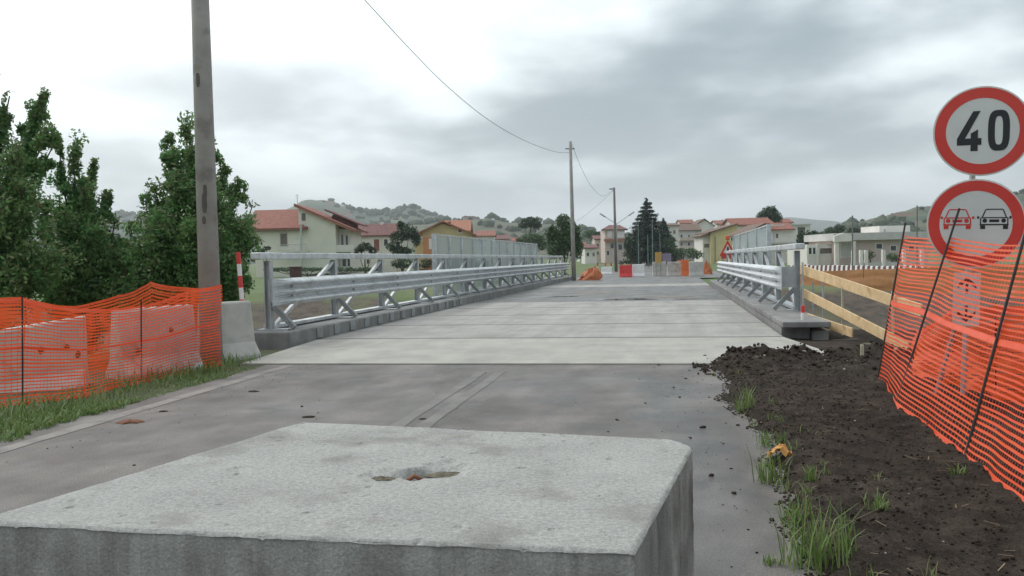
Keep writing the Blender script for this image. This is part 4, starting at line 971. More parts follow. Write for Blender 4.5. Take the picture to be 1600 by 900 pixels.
# right: leaning net
QB = [gp(1370,600), gp(1399,637), gp(1505,722), gp(1600,800), gp(1750,930)]
QT = [(1412,367,.25),(1493,371,.25),(1606,382,.25),(1730,372,.2),(1930,360,.2)]
qc = [(b+Vector((0,0,.03)), D(x, y, b.y+k)) for b, (x, y, k) in zip(QB, QT)]
def rodtop(i, px, py): return D(px, py, QB[i].y+.25)
fw = Vector((-.02,-.04,0))
net('orange safety net leaning on black rods before the round road signs', qc, 40, .0175, .06,
    [(QB[0]+fw, rodtop(0,1415,348)+fw), (QB[1]+fw, rodtop(1,1499,326)+fw), (QB[2]+fw, rodtop(2,1612,325)+fw), (QB[3]+fw, rodtop(3,1735,320)+fw)], band=[(-.005,.03),(.525,.55)], wav=.03, seed=5, rod_r=.011)
# right: a second sheet slumped behind it
SB = [(1425,10.9),(1500,9.9),(1560,9.0),(1640,8.4),(1800,8.0)]; ST = [520,478,482,470,470]
sc_ = []
for (px, Y), ty in zip(SB, ST): x = D(px, 520, Y).x; sc_.append((Vector((x, Y, .0)), D(px, ty, Y+.1)))
net('slumped orange net sheet behind the leaning net', sc_, 24, .019, .05, [(sc_[2][0]+Vector((0,.05,-.1)), sc_[2][1]+Vector((0,.05,.05)))], m='net_rear', band=[(.95,1.0)], wav=.05, seed=15)
# far strip of orange net before the villa
def far_net(label, pts, rows, w_, rodn, seed):
    c = []
    for px, yb, yt in pts:
        b = G(px, yb, -.25); c.append((b, D(px, yt, b.y)))
    return net(label, c, rows, w_, .12, [(a[0]+Vector((0,.05,0)), a[1]+Vector((0,.05,.05))) for a in c[::rodn]], m='net_far', wav=.03, seed=seed, rod_r=.015)
M['net_far'] = mat('orange_net_faded', (.40,.20,.08), (.50,.24,.09), 2., .6, trans=.25)
far_net('long faded orange net in front of the red and white barrier blocks', [(1236,443,425),(1290,446,424),(1350,450,422),(1420,454,420),(1520,459,416),(1700,466,410)], 16, .07, 2, 21)

# ------------------------------------------------------------------ road signs
sg = thing('road_sign', nd(1500, 9.25), 'leaning post with round speed limit and no overtaking signs behind the net', 'road sign')
SY = 9.2
sb_, st_ = Vector((D(1502, 600, SY).x, SY, -.2)), D(1528, 160, SY+.05)
MB().tube([sb_+Vector((.03,.05,0)), st_+Vector((0,.05,0))], .03, 10).build('post', 'galv2', sg)
b2 = Vector((D(1470, 600, SY).x, SY+.2, -.1))
MB().tube([b2, D(1515, 430, SY+.07)], .022, 8).build('stay', 'galv_dark', sg)
def disc(par, c, r0, r1, nrm_off, m, name, Rm, n=48, th=.012, arc=None):
    vs = []
    for k in range(n):
        a = 2*math.pi*k/n
        for rr, oo in ((r0, 0), (r1, 0), (r1, th), (r0, th)): vs.append(c+Rm @ Vector((math.cos(a)*rr, -nrm_off-oo, math.sin(a)*rr)))
    fs = []
    for k in range(n):
        j = (k+1) % n
        for e in range(4): fs.append((k*4+e, k*4+(e+1) % 4, j*4+(e+1) % 4, j*4+e))
    return MB().add(vs, fs).build(name, m, par)
def facing(c, lean): 
    yaw = math.atan2(c.x, c.y)*.82
    return Matrix.Rotation(-yaw, 3, 'Z') @ Matrix.Rotation(lean, 3, 'Y')
def plate(par, c, Rm, pts, off, th, m, name):
    """flat glyph polygon in the plate's plane (x right, z up)"""
    lo = [c+Rm @ Vector((x, -off, z)) for x, z in pts]; return MB().ext(lo, Rm @ Vector((0, -th, 0))).build(name, m, par)
def strokes(par, c, Rm, polys, off, th, m, name):
    mb = MB()
    for pts in polys: mb.ext([c+Rm @ Vector((x, -off, z)) for x, z in pts], Rm @ Vector((0, -th, 0)))
    return mb.build(name, m, par)
RAD = .455
def round_sign(px, py, lean):
    c = D(px, py, SY-.02); Rm = facing(c, lean)
    back = disc(sg, c, .001, RAD, 0, 'signrim', 'sign_plate', Rm)
    disc(back, c, .001, RAD*.985, .0125, 'signwhite', 'white_face', Rm, th=.002)
    disc(back, c, RAD*.735, RAD*.965, .0150, 'signred', 'red_border', Rm, th=.002)
    MB().bar(c+Rm @ Vector((-.16,.02,.1)), c+Rm @ Vector((.16,.02,.1)), .03, .05).bar(c+Rm @ Vector((-.16,.02,-.1)), c+Rm @ Vector((.16,.02,-.1)), .03, .05).build('clamp', 'galv_dark', back)
    return back, c, Rm
def rect(x0, z0, x1, z1): return [(x0, z0), (x1, z0), (x1, z1), (x0, z1)]
def ringpoly(cx, cz, rx, rz, wd, sx=.0, n=40, pw=2.6):
    """upright stadium-like zero as quads"""
    qs = []; P = []
    for k in range(n):
        a = 2*math.pi*k/n; ca, sa = math.cos(a), math.sin(a); f = 1/((abs(ca)**pw+abs(sa)**pw)**(1/pw))
        P.append(((cx+ca*f*rx, cz+sa*f*rz), (cx+ca*f*(rx-wd), cz+sa*f*(rz-wd))))
    for k in range(n): a, b = P[k], P[(k+1) % n]; qs.append([a[0], b[0], b[1], a[1]])
    return qs
pl1, c1, R1 = round_sign(1534.5, 205, R(1.2))
k_ = 1.0
four = [[(-.045,.205),(.022,.205),(-.115,-.07),(-.19,-.07)], rect(-.19,-.138,.035,-.07), [(-.064,-.02),(.002,.02),(.002,-.07),(-.064,-.07)], rect(-.064,-.20,.002,-.1381)]
four = [[(x-.04, z) for x, z in p] for p in four]
strokes(pl1, c1, R1, four, .0152, .002, 'signblack', 'numeral_four')
strokes(pl1, c1, R1, ringpoly(.15, .0, .098, .205, .062, pw=3.2), .0152, .002, 'signblack', 'numeral_zero')
pl2, c2, R2 = round_sign(1524, 349.5, R(1.6))
def car_glyph(cx, cz, m, name):
    w_ = .125; polys = []
    def ln_(a, b, t=.011):
        a, b = Vector((*a, 0)), Vector((*b, 0)); d = (b-a).normalized(); n_ = Vector((-d.y, d.x, 0))*t/2
        polys.append([(cx+v.x, cz+v.y) for v in (a-n_, b-n_, b+n_, a+n_)])
    ln_((-.075,.115),(.075,.115)); ln_((-.078,.113),(-.108,.035)); ln_((.078,.113),(.108,.035)); ln_((-.118,.03),(.118,.03)); ln_((-.122,.03),(-.122,-.035)); ln_((.122,.03),(.122,-.035))
    ln_((-.13,-.04),(.13,-.04), .014); polys.append([(cx+x, cz+z) for x, z in rect(-.045,-.015,.045,.012)])
    for s_ in (-1, 1):
        polys.append([(cx+s_*.085+.022*math.cos(a), cz+.0+.022*math.sin(a)) for a in [j*math.pi/5 for j in range(10)]])
        polys.append([(cx+x, cz+z) for x, z in rect(min(s_*.125, s_*.08), -.085, max(s_*.125, s_*.08), -.048)])
        polys.append([(cx+x, cz+z) for x, z in rect(min(s_*.135, s_*.155), .02, max(s_*.135, s_*.155), .045)])
    strokes(pl2, c2, R2, polys, .0152, .002, m, name)
car_glyph(-.168, .03, 'signred', 'red_car_symbol'); car_glyph(.168, .03, 'signblack', 'black_car_symbol')
# lower panel with the two arrows
c3 = D(1510, 468, SY-.02); R3 = facing(c3, R(2))
pn = plate(sg, c3, R3, rect(-.125,-.275,.125,.275), 0, .012, 'signrim', 'arrow_panel'); plate(pn, c3, R3, rect(-.118,-.268,.118,.268), .0125, .002, 'signwhite', 'panel_face')
M['arrow'] = mat('arrow_dark', (.10,.012,.012), rough=.4)
def arrow(z0, z1, nm):
    s_ = 1 if z1 > z0 else -1; e = z1
    a = [rect(-.012, min(z0, e-s_*.02), .012, max(z0, e-s_*.02))]
    for k in (-1, 1): a.append([(0, e), (k*.085, e-s_*.075), (k*.085, e-s_*.115), (0, e-s_*.042)][::k])
    strokes(pn, c3, R3, a, .0148, .002, 'arrow', nm)
arrow(.06, .23, 'up_arrow'); arrow(-.06, -.23, 'down_arrow')

# ------------------------------------------------------------------ timber plank barrier on the right
tp_ = thing('plank_barrier', nd(1290, 19.5), 'new timber planks nailed to thin stakes at the end of the bridge', 'barrier')
def plank(x0, y0, Y0, x1, y1, Y1, hgt=.19):
    a, b = D(x0, y0, Y0), D(x1, y1, Y1); d = (b-a).normalized(); MB().bar(a, b, .03, hgt).build('plank', 'plank', tp_, bevel=.004)
plank(1251, 421, 19.4, 1440, 485, 14.2, .20); plank(1254, 457, 19.3, 1420, 543, 14.4, .19); plank(1262, 496, 18.4, 1332, 520, 16.0, .17)
for px, yt, yb, Y in ((1254,410,508,19.0),(1286,432,500,18.2),(1270,440,490,19.5),(1316,440,520,17.2),(1395,455,560,15.0)):
    t = D(px, yt, Y+.05); x = t.x; MB().bar((x, Y+.05, gz(x, Y)-.25), t, .035, .035, BD).build('stake', 'galv2' if px < 1300 else 'stake', tp_)
st = G(1347, 571); r = thing('wooden_stake', st, 'short pale wooden stake in the dark soil', 'stake')
MB().bar(st-Vector((0,0,.15)), D(1347, 540, st.y), .045, .03, BD).build('shaft', 'stake', r, bevel=.004)
tpz = D(1347, 540, st.y); MB().hexa([tpz+Vector(v) for v in ((-.022,-.015,0),(.022,-.015,0),(.022,.015,0),(-.022,.015,0))], [tpz+Vector(v) for v in ((-.012,-.008,.02),(.012,-.008,.02),(.012,.008,.02),(-.012,.008,.02))]).build('tip', 'stake', r)
# striped marker posts
def striped(label, b, t, r_, bands, cat='marker post'):
    r = thing('marker_post', b, label, cat); b, t = Vector(b), Vector(t)
    for i in range(bands): MB().tube([b.lerp(t, i/bands), b.lerp(t, (i+1)/bands)], r_, 10).build('red_band' if (bands-1-i) % 2 == 0 else 'white_band', 'red' if (bands-1-i) % 2 == 0 else 'white', r)
x = D(371, 440, 16.0)
striped('tall red and white striped pole at the end of the left handrail', (D(371,440,15.6).x+.12, 15.6, gz(D(371,440,15.6).x, 15.6)), D(372, 394, 15.6), .038, 9)
p = BP(17.75, T_R+.44, .30); striped('short red and white striped post on the right kerb', p, p+Vector((0,0,.27)), .036, 2)

# ------------------------------------------------------------------ far barriers on the road
def pblock(label, x0, x1, yb, yt, m, hh=None, wb=.5, group=None):
    a, b = G(x0, yb, -.22), G(x1, yb, -.22); Y = (a.y+b.y)/2; a, b = D(x0, yb, Y), D(x1, yb, Y); z = gz(0, 90); hgt = D((x0+x1)/2, yt, Y).z+.25
    return jersey(label, Vector((a.x, Y, -.25)), Vector((b.x, Y, -.25)), hgt, m, 'road_barrier', group, wb)
pblock('bright red plastic barrier standing across the far road', 968, 987.5, 432.5, 414, 'red')
pblock('pinkish white plastic barrier next to the red one', 988.5, 1007, 432, 413, 'white')
pblock('low white plastic barrier by the orange net heap', 940, 956, 428, 417, 'white')
for x0, x1, lab in ((1019.5,1041,'grey concrete road barrier under the yellow board'),(1043,1064,'grey concrete road barrier beside the orange sheet'),(1077,1099,'grey concrete road barrier beside the orange bag')):
    pblock(lab, x0, x1, 431, 409, 'jersey')
pblock('orange brown plastic barrier between the grey concrete ones', 1065, 1076, 431, 406, 'redorange')
for i, (x0, x1) in enumerate(((931,936),(944,948),(953,957))):
    b = G((x0+x1)/2, 426, -.25); striped('small red and white marker post behind the orange net heap', b, D((x0+x1)/2, 411, b.y), .08, 3); 
for o in list(bpy.data.objects):
    if o.get('label') == 'small red and white marker post behind the orange net heap': o['group'] = 'marker posts behind the net heap'
def lump(name, label, cat, px, yb, rx, hpx, m, seed, ry=None, n=22, lean=0.):
    c = G(px, yb, -.25); k = c.y/FPX; rx_, h_, ry_ = rx*k, hpx*k, (ry or rx)*k*.6; v = []; q = []
    for j in range(9):
        u = j/8; rr = math.cos(u*math.pi/2)**.6
        for i in range(n):
            a = 2*math.pi*i/n; w_ = 1+.35*fbm(math.cos(a)*2+seed, math.sin(a)*2, u*3)
            v.append((c.x+math.cos(a)*rx_*rr*w_+lean*u*rx_, c.y+math.sin(a)*ry_*rr*w_, c.z+h_*u*(1+.3*fbm(a*1.3, seed, u))))
    q = [(j*n+i, j*n+(i+1) % n, (j+1)*n+(i+1) % n, (j+1)*n+i) for j in range(8) for i in range(n)]
    o = MB().add(v, q).build(name, m, smooth=False); return tag(o, label, cat)
M['net_heap'] = mat('net_heap', (.50,.14,.05), (.66,.22,.09), 3., .6, trans=.1)
lump('net_heap', 'heap of crumpled orange net at the far end of the left guard rail', 'net heap', 920, 440, 18, 22, 'net_heap', 2.2, lean=.5)
lump('net_heap', 'orange sheet bundled over the grey barriers', 'net heap', 1062, 425, 16, 17, 'net_heap', 7.1)
lump('bag', 'orange bag slumped beside the last grey barrier', 'bag', 1107, 429, 7, 19, 'net_heap', 5.1, lean=-.4)
def board(label, x0, x1, yt, yb, m, Y):
    a, b = D(x0, yt, Y), D(x1, yb, Y); zb = -.3; r = thing('sign_board', ((a.x+b.x)/2, Y, zb), label, 'sign board')
    MB().hexa([(a.x,Y,b.z),(b.x,Y,b.z),(b.x,Y+.04,b.z),(a.x,Y+.04,b.z)], [(a.x,Y,a.z),(b.x,Y,a.z),(b.x,Y+.04,a.z),(a.x,Y+.04,a.z)]).build('panel', m, r)
    for X in (a.x+.08, b.x-.08): MB().tube([(X,Y+.07,zb), (X,Y+.07,a.z)], .025, 6).build('leg', 'galv_dark', r)
board('small yellow and orange sign board above the grey barriers', 1023.5, 1034, 394, 411, 'yellow_board', 72)
board('small violet sign board right of the yellow one', 1035, 1049, 396, 409, 'violet_board', 74)
# roadworks triangle
c = D(1137, 389, 57); zb = gz(c.x, 57)
ts = thing('warning_sign', (c.x, 57, zb), 'red bordered warning triangle on a red board beyond the right guard rail', 'road sign')
kk = 57/FPX; tri = lambda s_, dy=0.: [c+Vector((-13*kk*s_, dy, -11*kk*s_)), c+Vector((13*kk*s_, dy, -11*kk*s_)), c+Vector((0, dy, 14*kk*s_))]
MB().ext(tri(1.0), (0,.03,0)).build('triangle_plate', 'signred', ts); MB().ext(tri(.55, -.012), (0,.01,0)).build('white_face', 'signwhite', ts)
MB().ext([c+Vector((x*kk, -.022, z*kk)) for x, z in ((-3,-4.5),(3,-4.5),(1.6,0),(2,1.5),(0,4),(-1.5,1.5),(-1,0))], (0,.008,0)).build('worker_symbol', 'signblack', ts)
MB().ext([c+Vector((x*kk, .035, z*kk)) for x, z in ((-10,-15),(9,-15),(9,-9),(-10,-9))], (0,.02,0)).build('lower_board', 'signred', ts)
MB().box(c+Vector((0,0,14*kk)), .28, .14, .28).build('warning_lamp', 'redorange', ts, bevel=.05)
for s_ in (-.3, .3): MB().tube([(c.x+s_, 57.06, zb), (c.x+s_, 57.06, c.z-9*kk)], .03, 6).build('leg', 'galv_dark', ts)

# red and white barrier blocks before the villa
G_ROW = 'red and white barrier blocks in a row before the villa'
blk = {}
a, b = G(1238, 423, -.25), G(1660, 432, -.25); Lr = (b-a).length; dr = (b-a).normalized(); n_b = int(Lr/.34); ang = math.atan2(dr.y, dr.x)
for kind in ('white', 'red'):
    q0 = MB(); q0.hexa([(-.165,-.16,0),(.165,-.16,0),(.165,.16,0),(-.165,.16,0)], [(-.15,-.10,.62),(.15,-.10,.62),(.15,.10,.62),(-.15,.10,.62)])
    blk[kind] = q0
srcs = {}
for i in range(n_b):
    kind = 'white' if i % 2 == 0 else 'red'
    p = a+dr*(.34*i); p.z = gz(p.x, p.y)-.03
    if kind not in srcs: o = blk[kind].build('barrier_block', 'white' if kind == 'white' else 'tile_dark', origin=(0,0,0), bevel=.03); srcs[kind] = o
    else: o = srcs[kind].copy(); COL.objects.link(o); o.name = 'barrier_block'
    o.location = p; o.rotation_euler = (0, 0, ang)
    tag(o, ('white' if kind == 'white' else 'dull red')+' plastic barrier block in the row before the villa', 'barrier', G_ROW)

# ------------------------------------------------------------------ foreground concrete block
CB = {'FL': Vector((-1.06,4.44,0)), 'FR': Vector((.775,3.80,0)), 'NR': Vector((.315,2.38,0)), 'NL': Vector((-1.72,2.80,0))}
BH = .80
blk_t = thing('concrete_block', (-.4, 3.3, 0), 'large rough concrete block lying on the asphalt', 'concrete block')
def blk_pt(u, v):                                            # u: left->right, v: near->far
    return CB['NL'].lerp(CB['NR'], u).lerp(CB['FL'].lerp(CB['FR'], u), v)
hole = D(648, 735, 3.32); hole2 = D(695, 728, 3.38); dent = D(325, 727, 3.45)+Vector((.12,0,0))
nu, nv = 230, 170; V = []
def cut(u, v):                                               # chamfered and worn corners
    return u, v
for j in range(nv+1):
    v = j/nv
    for i in range(nu+1):
        u = i/nu; p = blk_pt(u, v); edge = min(u*1.9, (1-u)*1.9, v*1.5, (1-v)*1.5)
        z = BH+.003*fbm(p.x*3, p.y*3)+.0007*fbm(p.x*12, p.y*12, 3)+.0007*fbm(p.x*90, p.y*90, 5, 2)
        pit = noise.noise(Vector((p.x*70, p.y*70, 2)))+.25*noise.noise(Vector((p.x*6, p.y*6, 9)))
        if pit > .58: z -= .006*(pit-.58)/.2
        pit = noise.noise(Vector((p.x*26+5, p.y*26, 12)))
        if pit > .56: z -= .02*(pit-.56)/.3
        z -= .010*max(0, 1-edge/.009)**1.6*(1+.5*fbm(p.x*9, p.y*9, 8))
        for hc, ra, dp in ((hole,.085,.055),(hole2,.11,.028),(hole+Vector((.06,.02,0)),.09,.02),(dent,.05,.012),(hole+Vector((-.11,-.01,0)),.085,.022)):
            dx, dy = p.x-hc.x, p.y-hc.y; dd = math.hypot(dx, dy*.8)*(1+.4*noise.noise(Vector((p.x*18, p.y*18, 7))))
            if dd < ra: z -= dp*(1-(dd/ra)**2)
        V.append((p.x, p.y, z))
Q = [(j*(nu+1)+i, j*(nu+1)+i+1, (j+1)*(nu+1)+i+1, (j+1)*(nu+1)+i) for j in range(nv) for i in range(nu)]
# cut the far right corner off
def cornercut(p):
    e1 = (CB['FL']-CB['FR']).normalized(); e2 = (CB['NR']-CB['FR']).normalized(); d = p-CB['FR']; a = d.dot(e1); b2_ = d.dot(e2)
    if a+b2_*.8 < .12: k = (.12-(a+b2_*.8))/2; return p+e1*k+e2*k
    return p
V = [tuple(cornercut(Vector((x, y, 0)))+Vector((0, 0, z))) for x, y, z in V]
top_o = fast('top_face', V, Q, 'block', blk_t, smooth=True)
# sides, dense enough for relief
def side(a, b, name, grooves=0):
    n, m = 160, 26; V = []; d = (b-a); L_ = d.length; d = d.normalized(); nr = Vector((d.y, -d.x, 0))
    for j in range(m+1):
        w_ = j/m
        for i in range(n+1):
            u = i/n; p = a+(b-a)*u; o = .003*fbm(u*L_*6, w_*5, 3)+.003*fbm(u*L_*30, w_*25, 9)
            if grooves:
                for g in grooves: o -= .012*math.exp(-((u-g)/.008)**2)
            if w_ > .94: o -= .006*((w_-.94)/.06)**2*(1+.8*fbm(u*L_*9, 4.4))
            q = p+nr*o; zt = -.01+(BH+.004)*w_; V.append(tuple(cornercut(Vector((q.x, q.y, 0)))+Vector((0, 0, zt))))
    Qs = [(j*(n+1)+i, j*(n+1)+i+1, (j+1)*(n+1)+i+1, (j+1)*(n+1)+i) for j in range(m) for i in range(n)]
    fast(name, V, Qs, 'block_side', blk_t, smooth=True)
side(CB['NL'], CB['NR'], 'side_face'); side(CB['NR'], CB['FR'], 'side_face', [.28,.45,.62,.7,.86]); side(CB['FR'], CB['FL'], 'side_face'); side(CB['FL'], CB['NL'], 'side_face')
hk = Vector((hole.x, hole.y, BH-.05))
MB().tube([hk+Vector((-.03,0,-.02)), hk+Vector((-.025,0,.025)), hk+Vector((0,-.005,.04)), hk+Vector((.028,-.01,.025)), hk+Vector((.034,-.01,-.02))], .009, 8).build('lifting_loop', 'rust', blk_t, smooth=True)

M['rubble'] = mat('damp_rubble', (.10,.085,.06), (.17,.15,.105), 30., .85, bump=.6, bscale=120)
for k_, (cc, ra, rb) in enumerate(((hole2, .085, .05), (hole+Vector((-.02,-.01,0)), .05, .04), (hole+Vector((-.12,-.01,0)), .05, .03))):   # broken concrete and dirt in the hollows
    v = []; n = 16
    zc = BH-(.024 if k_ == 0 else .044 if k_ == 1 else .018)
    for j in range(4):
        for i in range(n):
            a = 2*math.pi*i/n; w_ = (1-j/3.4)*(1+.45*fbm(math.cos(a)*2+k_*5, math.sin(a)*2, k_)); v.append((cc.x+math.cos(a)*ra*w_, cc.y+math.sin(a)*rb*w_, zc+.010*(j/3)+.006*fbm(a*2, j, k_)))
    MB().add(v, [(j*n+i, j*n+(i+1) % n, (j+1)*n+(i+1) % n, (j+1)*n+i) for j in range(3) for i in range(n)]+[tuple(range(3*n, 4*n))]).build('rubble_patch', 'rubble', blk_t)

# ------------------------------------------------------------------ dark soil on the right
def road_edge(s): return .62+.22*fbm(s*.55, 1.7)+.10*fbm(s*2.1, 5.5)-.12*sstep(9.8, 12.6, s)
def soil_z(x, y):
    s, t = st_of(x, y); e = road_edge(s); d = t-e
    z = -.05+.11*sstep(0, .30, d)+.035*fbm(x*1.1, y*1.1)*min(1, max(0, d*2))+.022*fbm(x*5, y*5, 3)+.020*fbm(x*14, y*14, 6)+.008*fbm(x*45, y*45, 2, 2)
    ridge = math.exp(-((s-13.1-.12*(t-1)+.3*fbm(t*.8, 3))/.55)**2)*sstep(.25, 1.1, t)*(1-sstep(4.6, 6.5, t))
    z += ridge*(.13+.10*fbm(x*2.2, y*2.2, 2)+.09*fbm(x*6, y*6, 4))
    if d < 0: z += max(-.2, d*.25)
    z -= .9*sstep(14.2, 18.5, s)*sstep(1.2, 2.4, t)*1.0
    if s > 13.3: z -= .6*sstep(13.3, 14.0, s)*(1-sstep(2.2, 2.9, t))
    return z
sy = [1.5]; 
while sy[-1] < 22: sy.append(sy[-1]+.035+.0065*sy[-1])
V = []; nxs = 150
for y in sy:
    s0 = y*.985; t0 = road_edge(s0)-.45
    x0 = (t0+.174*y)/.985-.02; x1 = x0+4.6+.42*y
    for i in range(nxs+1): u = (i/nxs)**1.25; x = x0+(x1-x0)*u; V.append((x, y, max(soil_z(x, y), gz(x, y)+.01) if i < nxs else gz(x, y)-.2))
Q = [(j*(nxs+1)+i, j*(nxs+1)+i+1, (j+1)*(nxs+1)+i+1, (j+1)*(nxs+1)+i) for j in range(len(sy)-1) for i in range(nxs)]
tag(fast('soil', V, Q, 'soil', smooth=True), kind='structure')
# clods, stones and straw
def clods(n, fn, smin, smax, m, name, lab, cat, flat=.7):
    V = []; Q = []
    ico = [(0,0,1),(.89,0,.45),(.28,.85,.45),(-.72,.53,.45),(-.72,-.53,.45),(.28,-.85,.45),(.72,.53,-.45),(-.28,.85,-.45),(-.89,0,-.45),(-.28,-.85,-.45),(.72,-.53,-.45),(0,0,-1)]
    tri = [(0,1,2),(0,2,3),(0,3,4),(0,4,5),(0,5,1),(1,6,2),(2,7,3),(3,8,4),(4,9,5),(5,10,1),(6,7,2),(7,8,3),(8,9,4),(9,10,5),(10,6,1),(6,11,7),(7,11,8),(8,11,9),(9,11,10),(10,11,6)]
    for _ in range(n):
        x, y, z, k = fn(); s_ = (smin+(smax-smin)*random.random()**2.2)*k; b = len(V); ax = [random.uniform(.6,1.3) for _ in range(3)]
        V += [(x+p[0]*s_*ax[0]*random.uniform(.75,1.2), y+p[1]*s_*ax[1]*random.uniform(.75,1.2), z+s_*.25+p[2]*s_*ax[2]*flat*random.uniform(.75,1.2)) for p in ico]
        Q += [(a+b, c+b, d+b) for a, c, d in tri]
    o = fast(name, V, Q, m); return tag(o, lab, cat, kind='stuff')
def on_soil():
    while 1:
        y = 2.6+random.random()**1.1*12; s = y; t = road_edge(s)+random.random()**1.6*(4+.2*y)+.06; p = BD*s+BN*t
        if p.y > 2 and p.x < 9: return p.x, p.y, max(soil_z(p.x, p.y), 0), 1
def on_ridge():
    t = random.uniform(.3, 5.5); s = 13.0+.12*(t-1)+random.gauss(0, .45); p = BD*s+BN*t; return p.x, p.y, max(soil_z(p.x, p.y), 0), 1.5
clods(24000, on_soil, .003, .014, 'clod', 'clods', 'dark crumbly clods scattered over the soil', 'clods')
clods(1700, on_ridge, .004, .026, 'clod', 'clods', 'lumpy dark clods along the ridge before the slab', 'clods')
clods(200, on_soil, .003, .010, 'stone', 'pebbles', 'small pale pebbles in the dark soil', 'pebbles')
clods(60, on_ridge, .008, .03, 'stone', 'pebbles', 'pale stones in the ridge of clods', 'pebbles')
def on_grit():
    s = random.uniform(4.5, 13); t = random.choice([random.uniform(-5.6, .6), random.gauss(.35, .3), random.gauss(-5.4, .2)]); p = BD*s+BN*t; return p.x, p.y, .0, 1
def on_road():
    s = random.uniform(5, 13); t = random.choice([random.uniform(-5.4, .4), random.gauss(.4, .25), random.uniform(-.6, .6)]); p = BD*s+BN*t; return p.x, p.y, .0, 1
clods(420, on_grit, .003, .009, 'clod', 'grit', 'fine dark grit scattered over the asphalt', 'grit', .5)
clods(36, on_road, .008, .028, 'clod', 'crumbs', 'crumbs of soil dropped on the asphalt', 'crumbs', .5)
# reddish mud lumps on the asphalt
for i, (px, py, s_) in enumerate(((205,660,.10),(255,643,.035),(397,612,.05),(482,652,.05),(1110,585,.05),(660,655,.03))):
    c = G(px, py); n = 14; v = []; 
    for j in range(5):
        u = j/4; rr = math.cos(u*math.pi/2)**.7 if j < 4 else .05
        for k in range(n): a = 2*math.pi*k/n; w_ = 1+.5*fbm(math.cos(a)*2+i*3, math.sin(a)*2, i); v.append((c.x+math.cos(a)*s_*1.4*rr*w_, c.y+math.sin(a)*s_*.9*rr*w_, .002+s_*.3*u))
    q = [(j*n+k, j*n+(k+1) % n, (j+1)*n+(k+1) % n, (j+1)*n+k) for j in range(4) for k in range(n)]
    tag(MB().add(v, q).build('mud_lump', 'rust' if i == 0 else 'clod'), 'reddish mud lump by the road edge line' if i == 0 else 'small dark mud lump dropped on the asphalt', 'mud lump', None if i == 0 else 'mud lumps on the asphalt')
# straw
V = []; Q = []
for _ in range(260):
    x, y, z, k = on_soil(); a = random.uniform(0, math.pi); l = random.uniform(.015, .06); w_ = .0025; d = Vector((math.cos(a), math.sin(a), random.uniform(-.15,.15)))*l; n_ = Vector((-math.sin(a), math.cos(a), 0))*w_; c = Vector((x, y, z+.018)); b = len(V)
    V += [tuple(c-d-n_), tuple(c+d-n_), tuple(c+d+n_), tuple(c-d+n_)]; Q.append((b, b+1, b+2, b+3))
tag(fast('straw', V, Q, 'straw'), 'dry straw bits strewn over the dark soil', 'straw', kind='stuff')

# ------------------------------------------------------------------ grass
def blades(pts, lmin, lmax, wd, spread, dry=.12):
    V = []; Q = []; T = []; P = []
    for x, y, z in pts:
        a = random.uniform(0, 2*math.pi); l = random.uniform(lmin, lmax); ln_ = random.uniform(.1, 1)*spread; d = Vector((math.cos(a), math.sin(a), 0)); n_ = Vector((-d.y, d.x, 0))*wd
        b = Vector((x, y, z-.01)); m_ = b+d*l*ln_*.35+Vector((0,0,l*.55)); e = b+d*l*ln_+Vector((0,0,l*(1-.35*ln_))); k = len(V)
        V += [tuple(b-n_), tuple(b+n_), tuple(m_+n_*.8), tuple(m_-n_*.8), tuple(e+n_*.15), tuple(e-n_*.15)]; Q += [(k, k+1, k+2, k+3), (k+3, k+2, k+4, k+5)]
        t = random.random(); T += [t]*6; P += [random.random() if random.random() < dry else 0]*6
    return V, Q, {'tint': T, 'tip': P}
pts = []
while len(pts) < 15000:
    s = random.uniform(2.5, 15.4); t = -5.95-abs(random.gauss(0, .55)); p = BD*s+BN*t
    px_lim = 3.4 if s > 14 else 2.6
    if t < -6.9-.35*max(0, 11-s)*.2-1.2: continue
    den_ = noise.noise(Vector((p.x*.9, p.y*.9, 4)))
    if t > -6.1+.3*den_-.15*noise.noise(Vector((p.x*4, p.y*4, 1))) or (s > 12.6 and t > -7.6): continue
    pts.append((p.x, p.y, gz(p.x, p.y)+.02))
pts = [p for p in pts if st_of(p[0], p[1])[0] < 11.8 or random.random() < .35]
V, Q, at = blades(pts, .03, .12, .006, 1.)
tag(fast('verge_grass', V, Q, 'grass', attrs=at), 'short green grass along the left road edge', 'grass', kind='stuff')
strip('verge', mat('verge_earth', (.05,.075,.03), (.09,.085,.05), 3., .95, bump=.6, bscale=30), -4, 15.4, -8.8, -6.05, -.012, 50, 8, wob=.12, flat=False)
pts = []
for _ in range(1500):
    s = random.uniform(7.5, 13.5); t = -6.5-random.random()*1.0; p = BD*s+BN*t; pts.append((p.x, p.y, gz(p.x, p.y)+.02))
V, Q, at = blades(pts, .10, .26, .007, .8, .25); tag(fast('tall_grass', V, Q, 'grass', attrs=at), 'taller grass growing through the foot of the net', 'grass', kind='stuff')
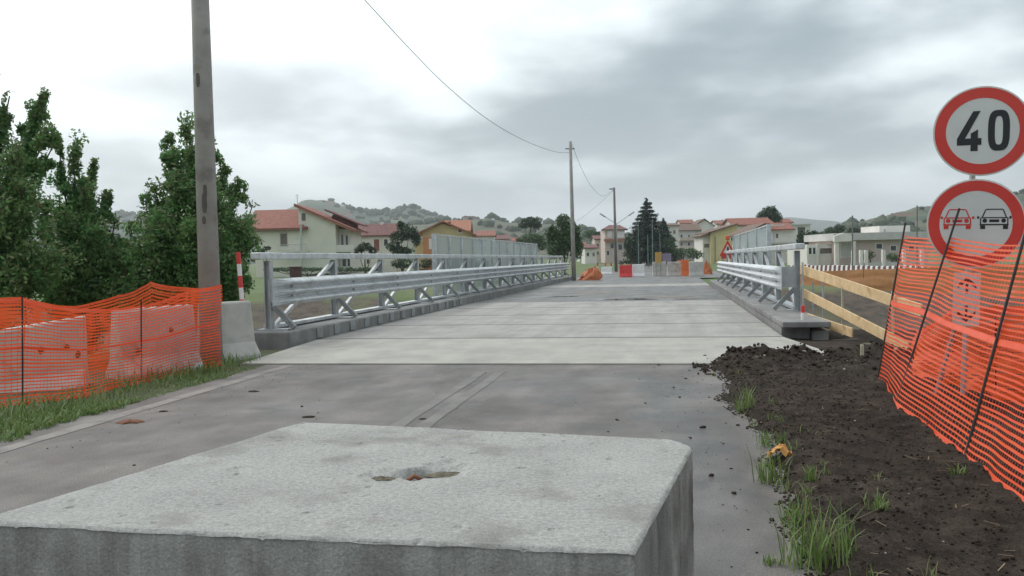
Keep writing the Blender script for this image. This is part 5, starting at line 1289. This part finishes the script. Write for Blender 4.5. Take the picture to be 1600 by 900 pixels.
for i, (px, py, hpx, n, sp, lab) in enumerate((
    (1166,640,42,45,.10,'small upright grass tuft below the ridge of clods'),(1205,745,60,60,.13,'grass tuft beside the orange scrap'),(1266,758,30,45,.05,'tiny grass tuft to the right of the orange scrap'),
    (1245,812,52,55,.09,'grass tuft growing between the scrap and the largest tuft'),(1280,875,95,130,.19,'largest grass tuft at the edge of the soil'),(1205,872,22,40,.05,'little weed standing on the asphalt by the soil edge'),
    (1372,812,24,40,.06,'small weed alone in the dark soil'),(1205,690,28,60,.12,'thin low grass patch above the orange scrap'),(1500,748,20,30,.06,'yellowish weed near the net hem'))):
    c = G(px, py, .03); l = hpx*c.y/FPX; pts = []
    for _ in range(n): a = random.uniform(0, 6.28); rr = random.random()**.7*sp; x, y = c.x+math.cos(a)*rr, c.y+math.sin(a)*rr; pts.append((x, y, max(soil_z(x, y), 0)))
    V, Q, at = blades(pts, l*.5, l*1.15, .004, .75, .18); tag(fast('grass_tuft', V, Q, 'grass', attrs=at, origin=tuple(c)), lab, 'grass tuft')
for k_ in range(26):                                        # scattered single weeds along the soil edge
    s_ = random.uniform(3.6, 12.5); t_w = road_edge(s_)+abs(random.gauss(.12, .35)); c = BD*s_+BN*t_w; c.z = max(soil_z(c.x, c.y), 0); pts = []
    for _ in range(random.randint(7, 15)): pts.append((c.x+random.gauss(0, .03), c.y+random.gauss(0, .03), c.z))
    V, Q, at = blades(pts, .03, .12, .003, .95, .3); tag(fast('weed', V, Q, 'grass', attrs=at, origin=tuple(c)), 'few thin grass blades sprouting along the soil edge', 'weed', 'thin weeds along the soil edge')
# orange plastic scrap
c = G(1218, 712, .05); v = []; n = 9
for j in range(n):
    for i in range(n):
        u, w_ = i/(n-1)-.5, j/(n-1)-.5; v.append((c.x+u*.19+w_*.04, c.y+w_*.14, c.z+.035+.06*fbm(u*5, w_*5, 3)+.03*math.cos(u*6)))
M['scrap'] = mat('scrap', (.55,.27,.06), (.62,.36,.12), 12., .6)
o = MB().add(v, [(j*n+i, j*n+i+1, (j+1)*n+i+1, (j+1)*n+i) for j in range(n-1) for i in range(n-1)]).build('plastic_scrap', 'scrap')
tag(o, 'crumpled orange brown scrap lying among the grass tufts', 'scrap'); sm = o.modifiers.new('thick', 'SOLIDIFY'); sm.thickness = .004

# ------------------------------------------------------------------ haze
hm = bpy.data.materials.new('haze'); hm.use_nodes = True; T = hm.node_tree; T.nodes.remove(T.nodes['Principled BSDF'])
pv = T.nodes.new('ShaderNodeVolumePrincipled'); pv.inputs['Color'].default_value = (.93,.97,1,1); pv.inputs['Density'].default_value = .00028; pv.inputs['Anisotropy'].default_value = .2
T.links.new(pv.outputs[0], T.nodes['Material Output'].inputs['Volume'])
hz_o = MB().hexa([(-5200,-5200,-8),(5200,-5200,-8),(5200,5900,-8),(-5200,5900,-8)], [(-5200,-5200,330),(5200,-5200,330),(5200,5900,330),(-5200,5900,330)]).build('haze', hm, origin=(0,0,0))
tag(hz_o, 'pale damp air over the plain and the hills', 'haze', kind='stuff')
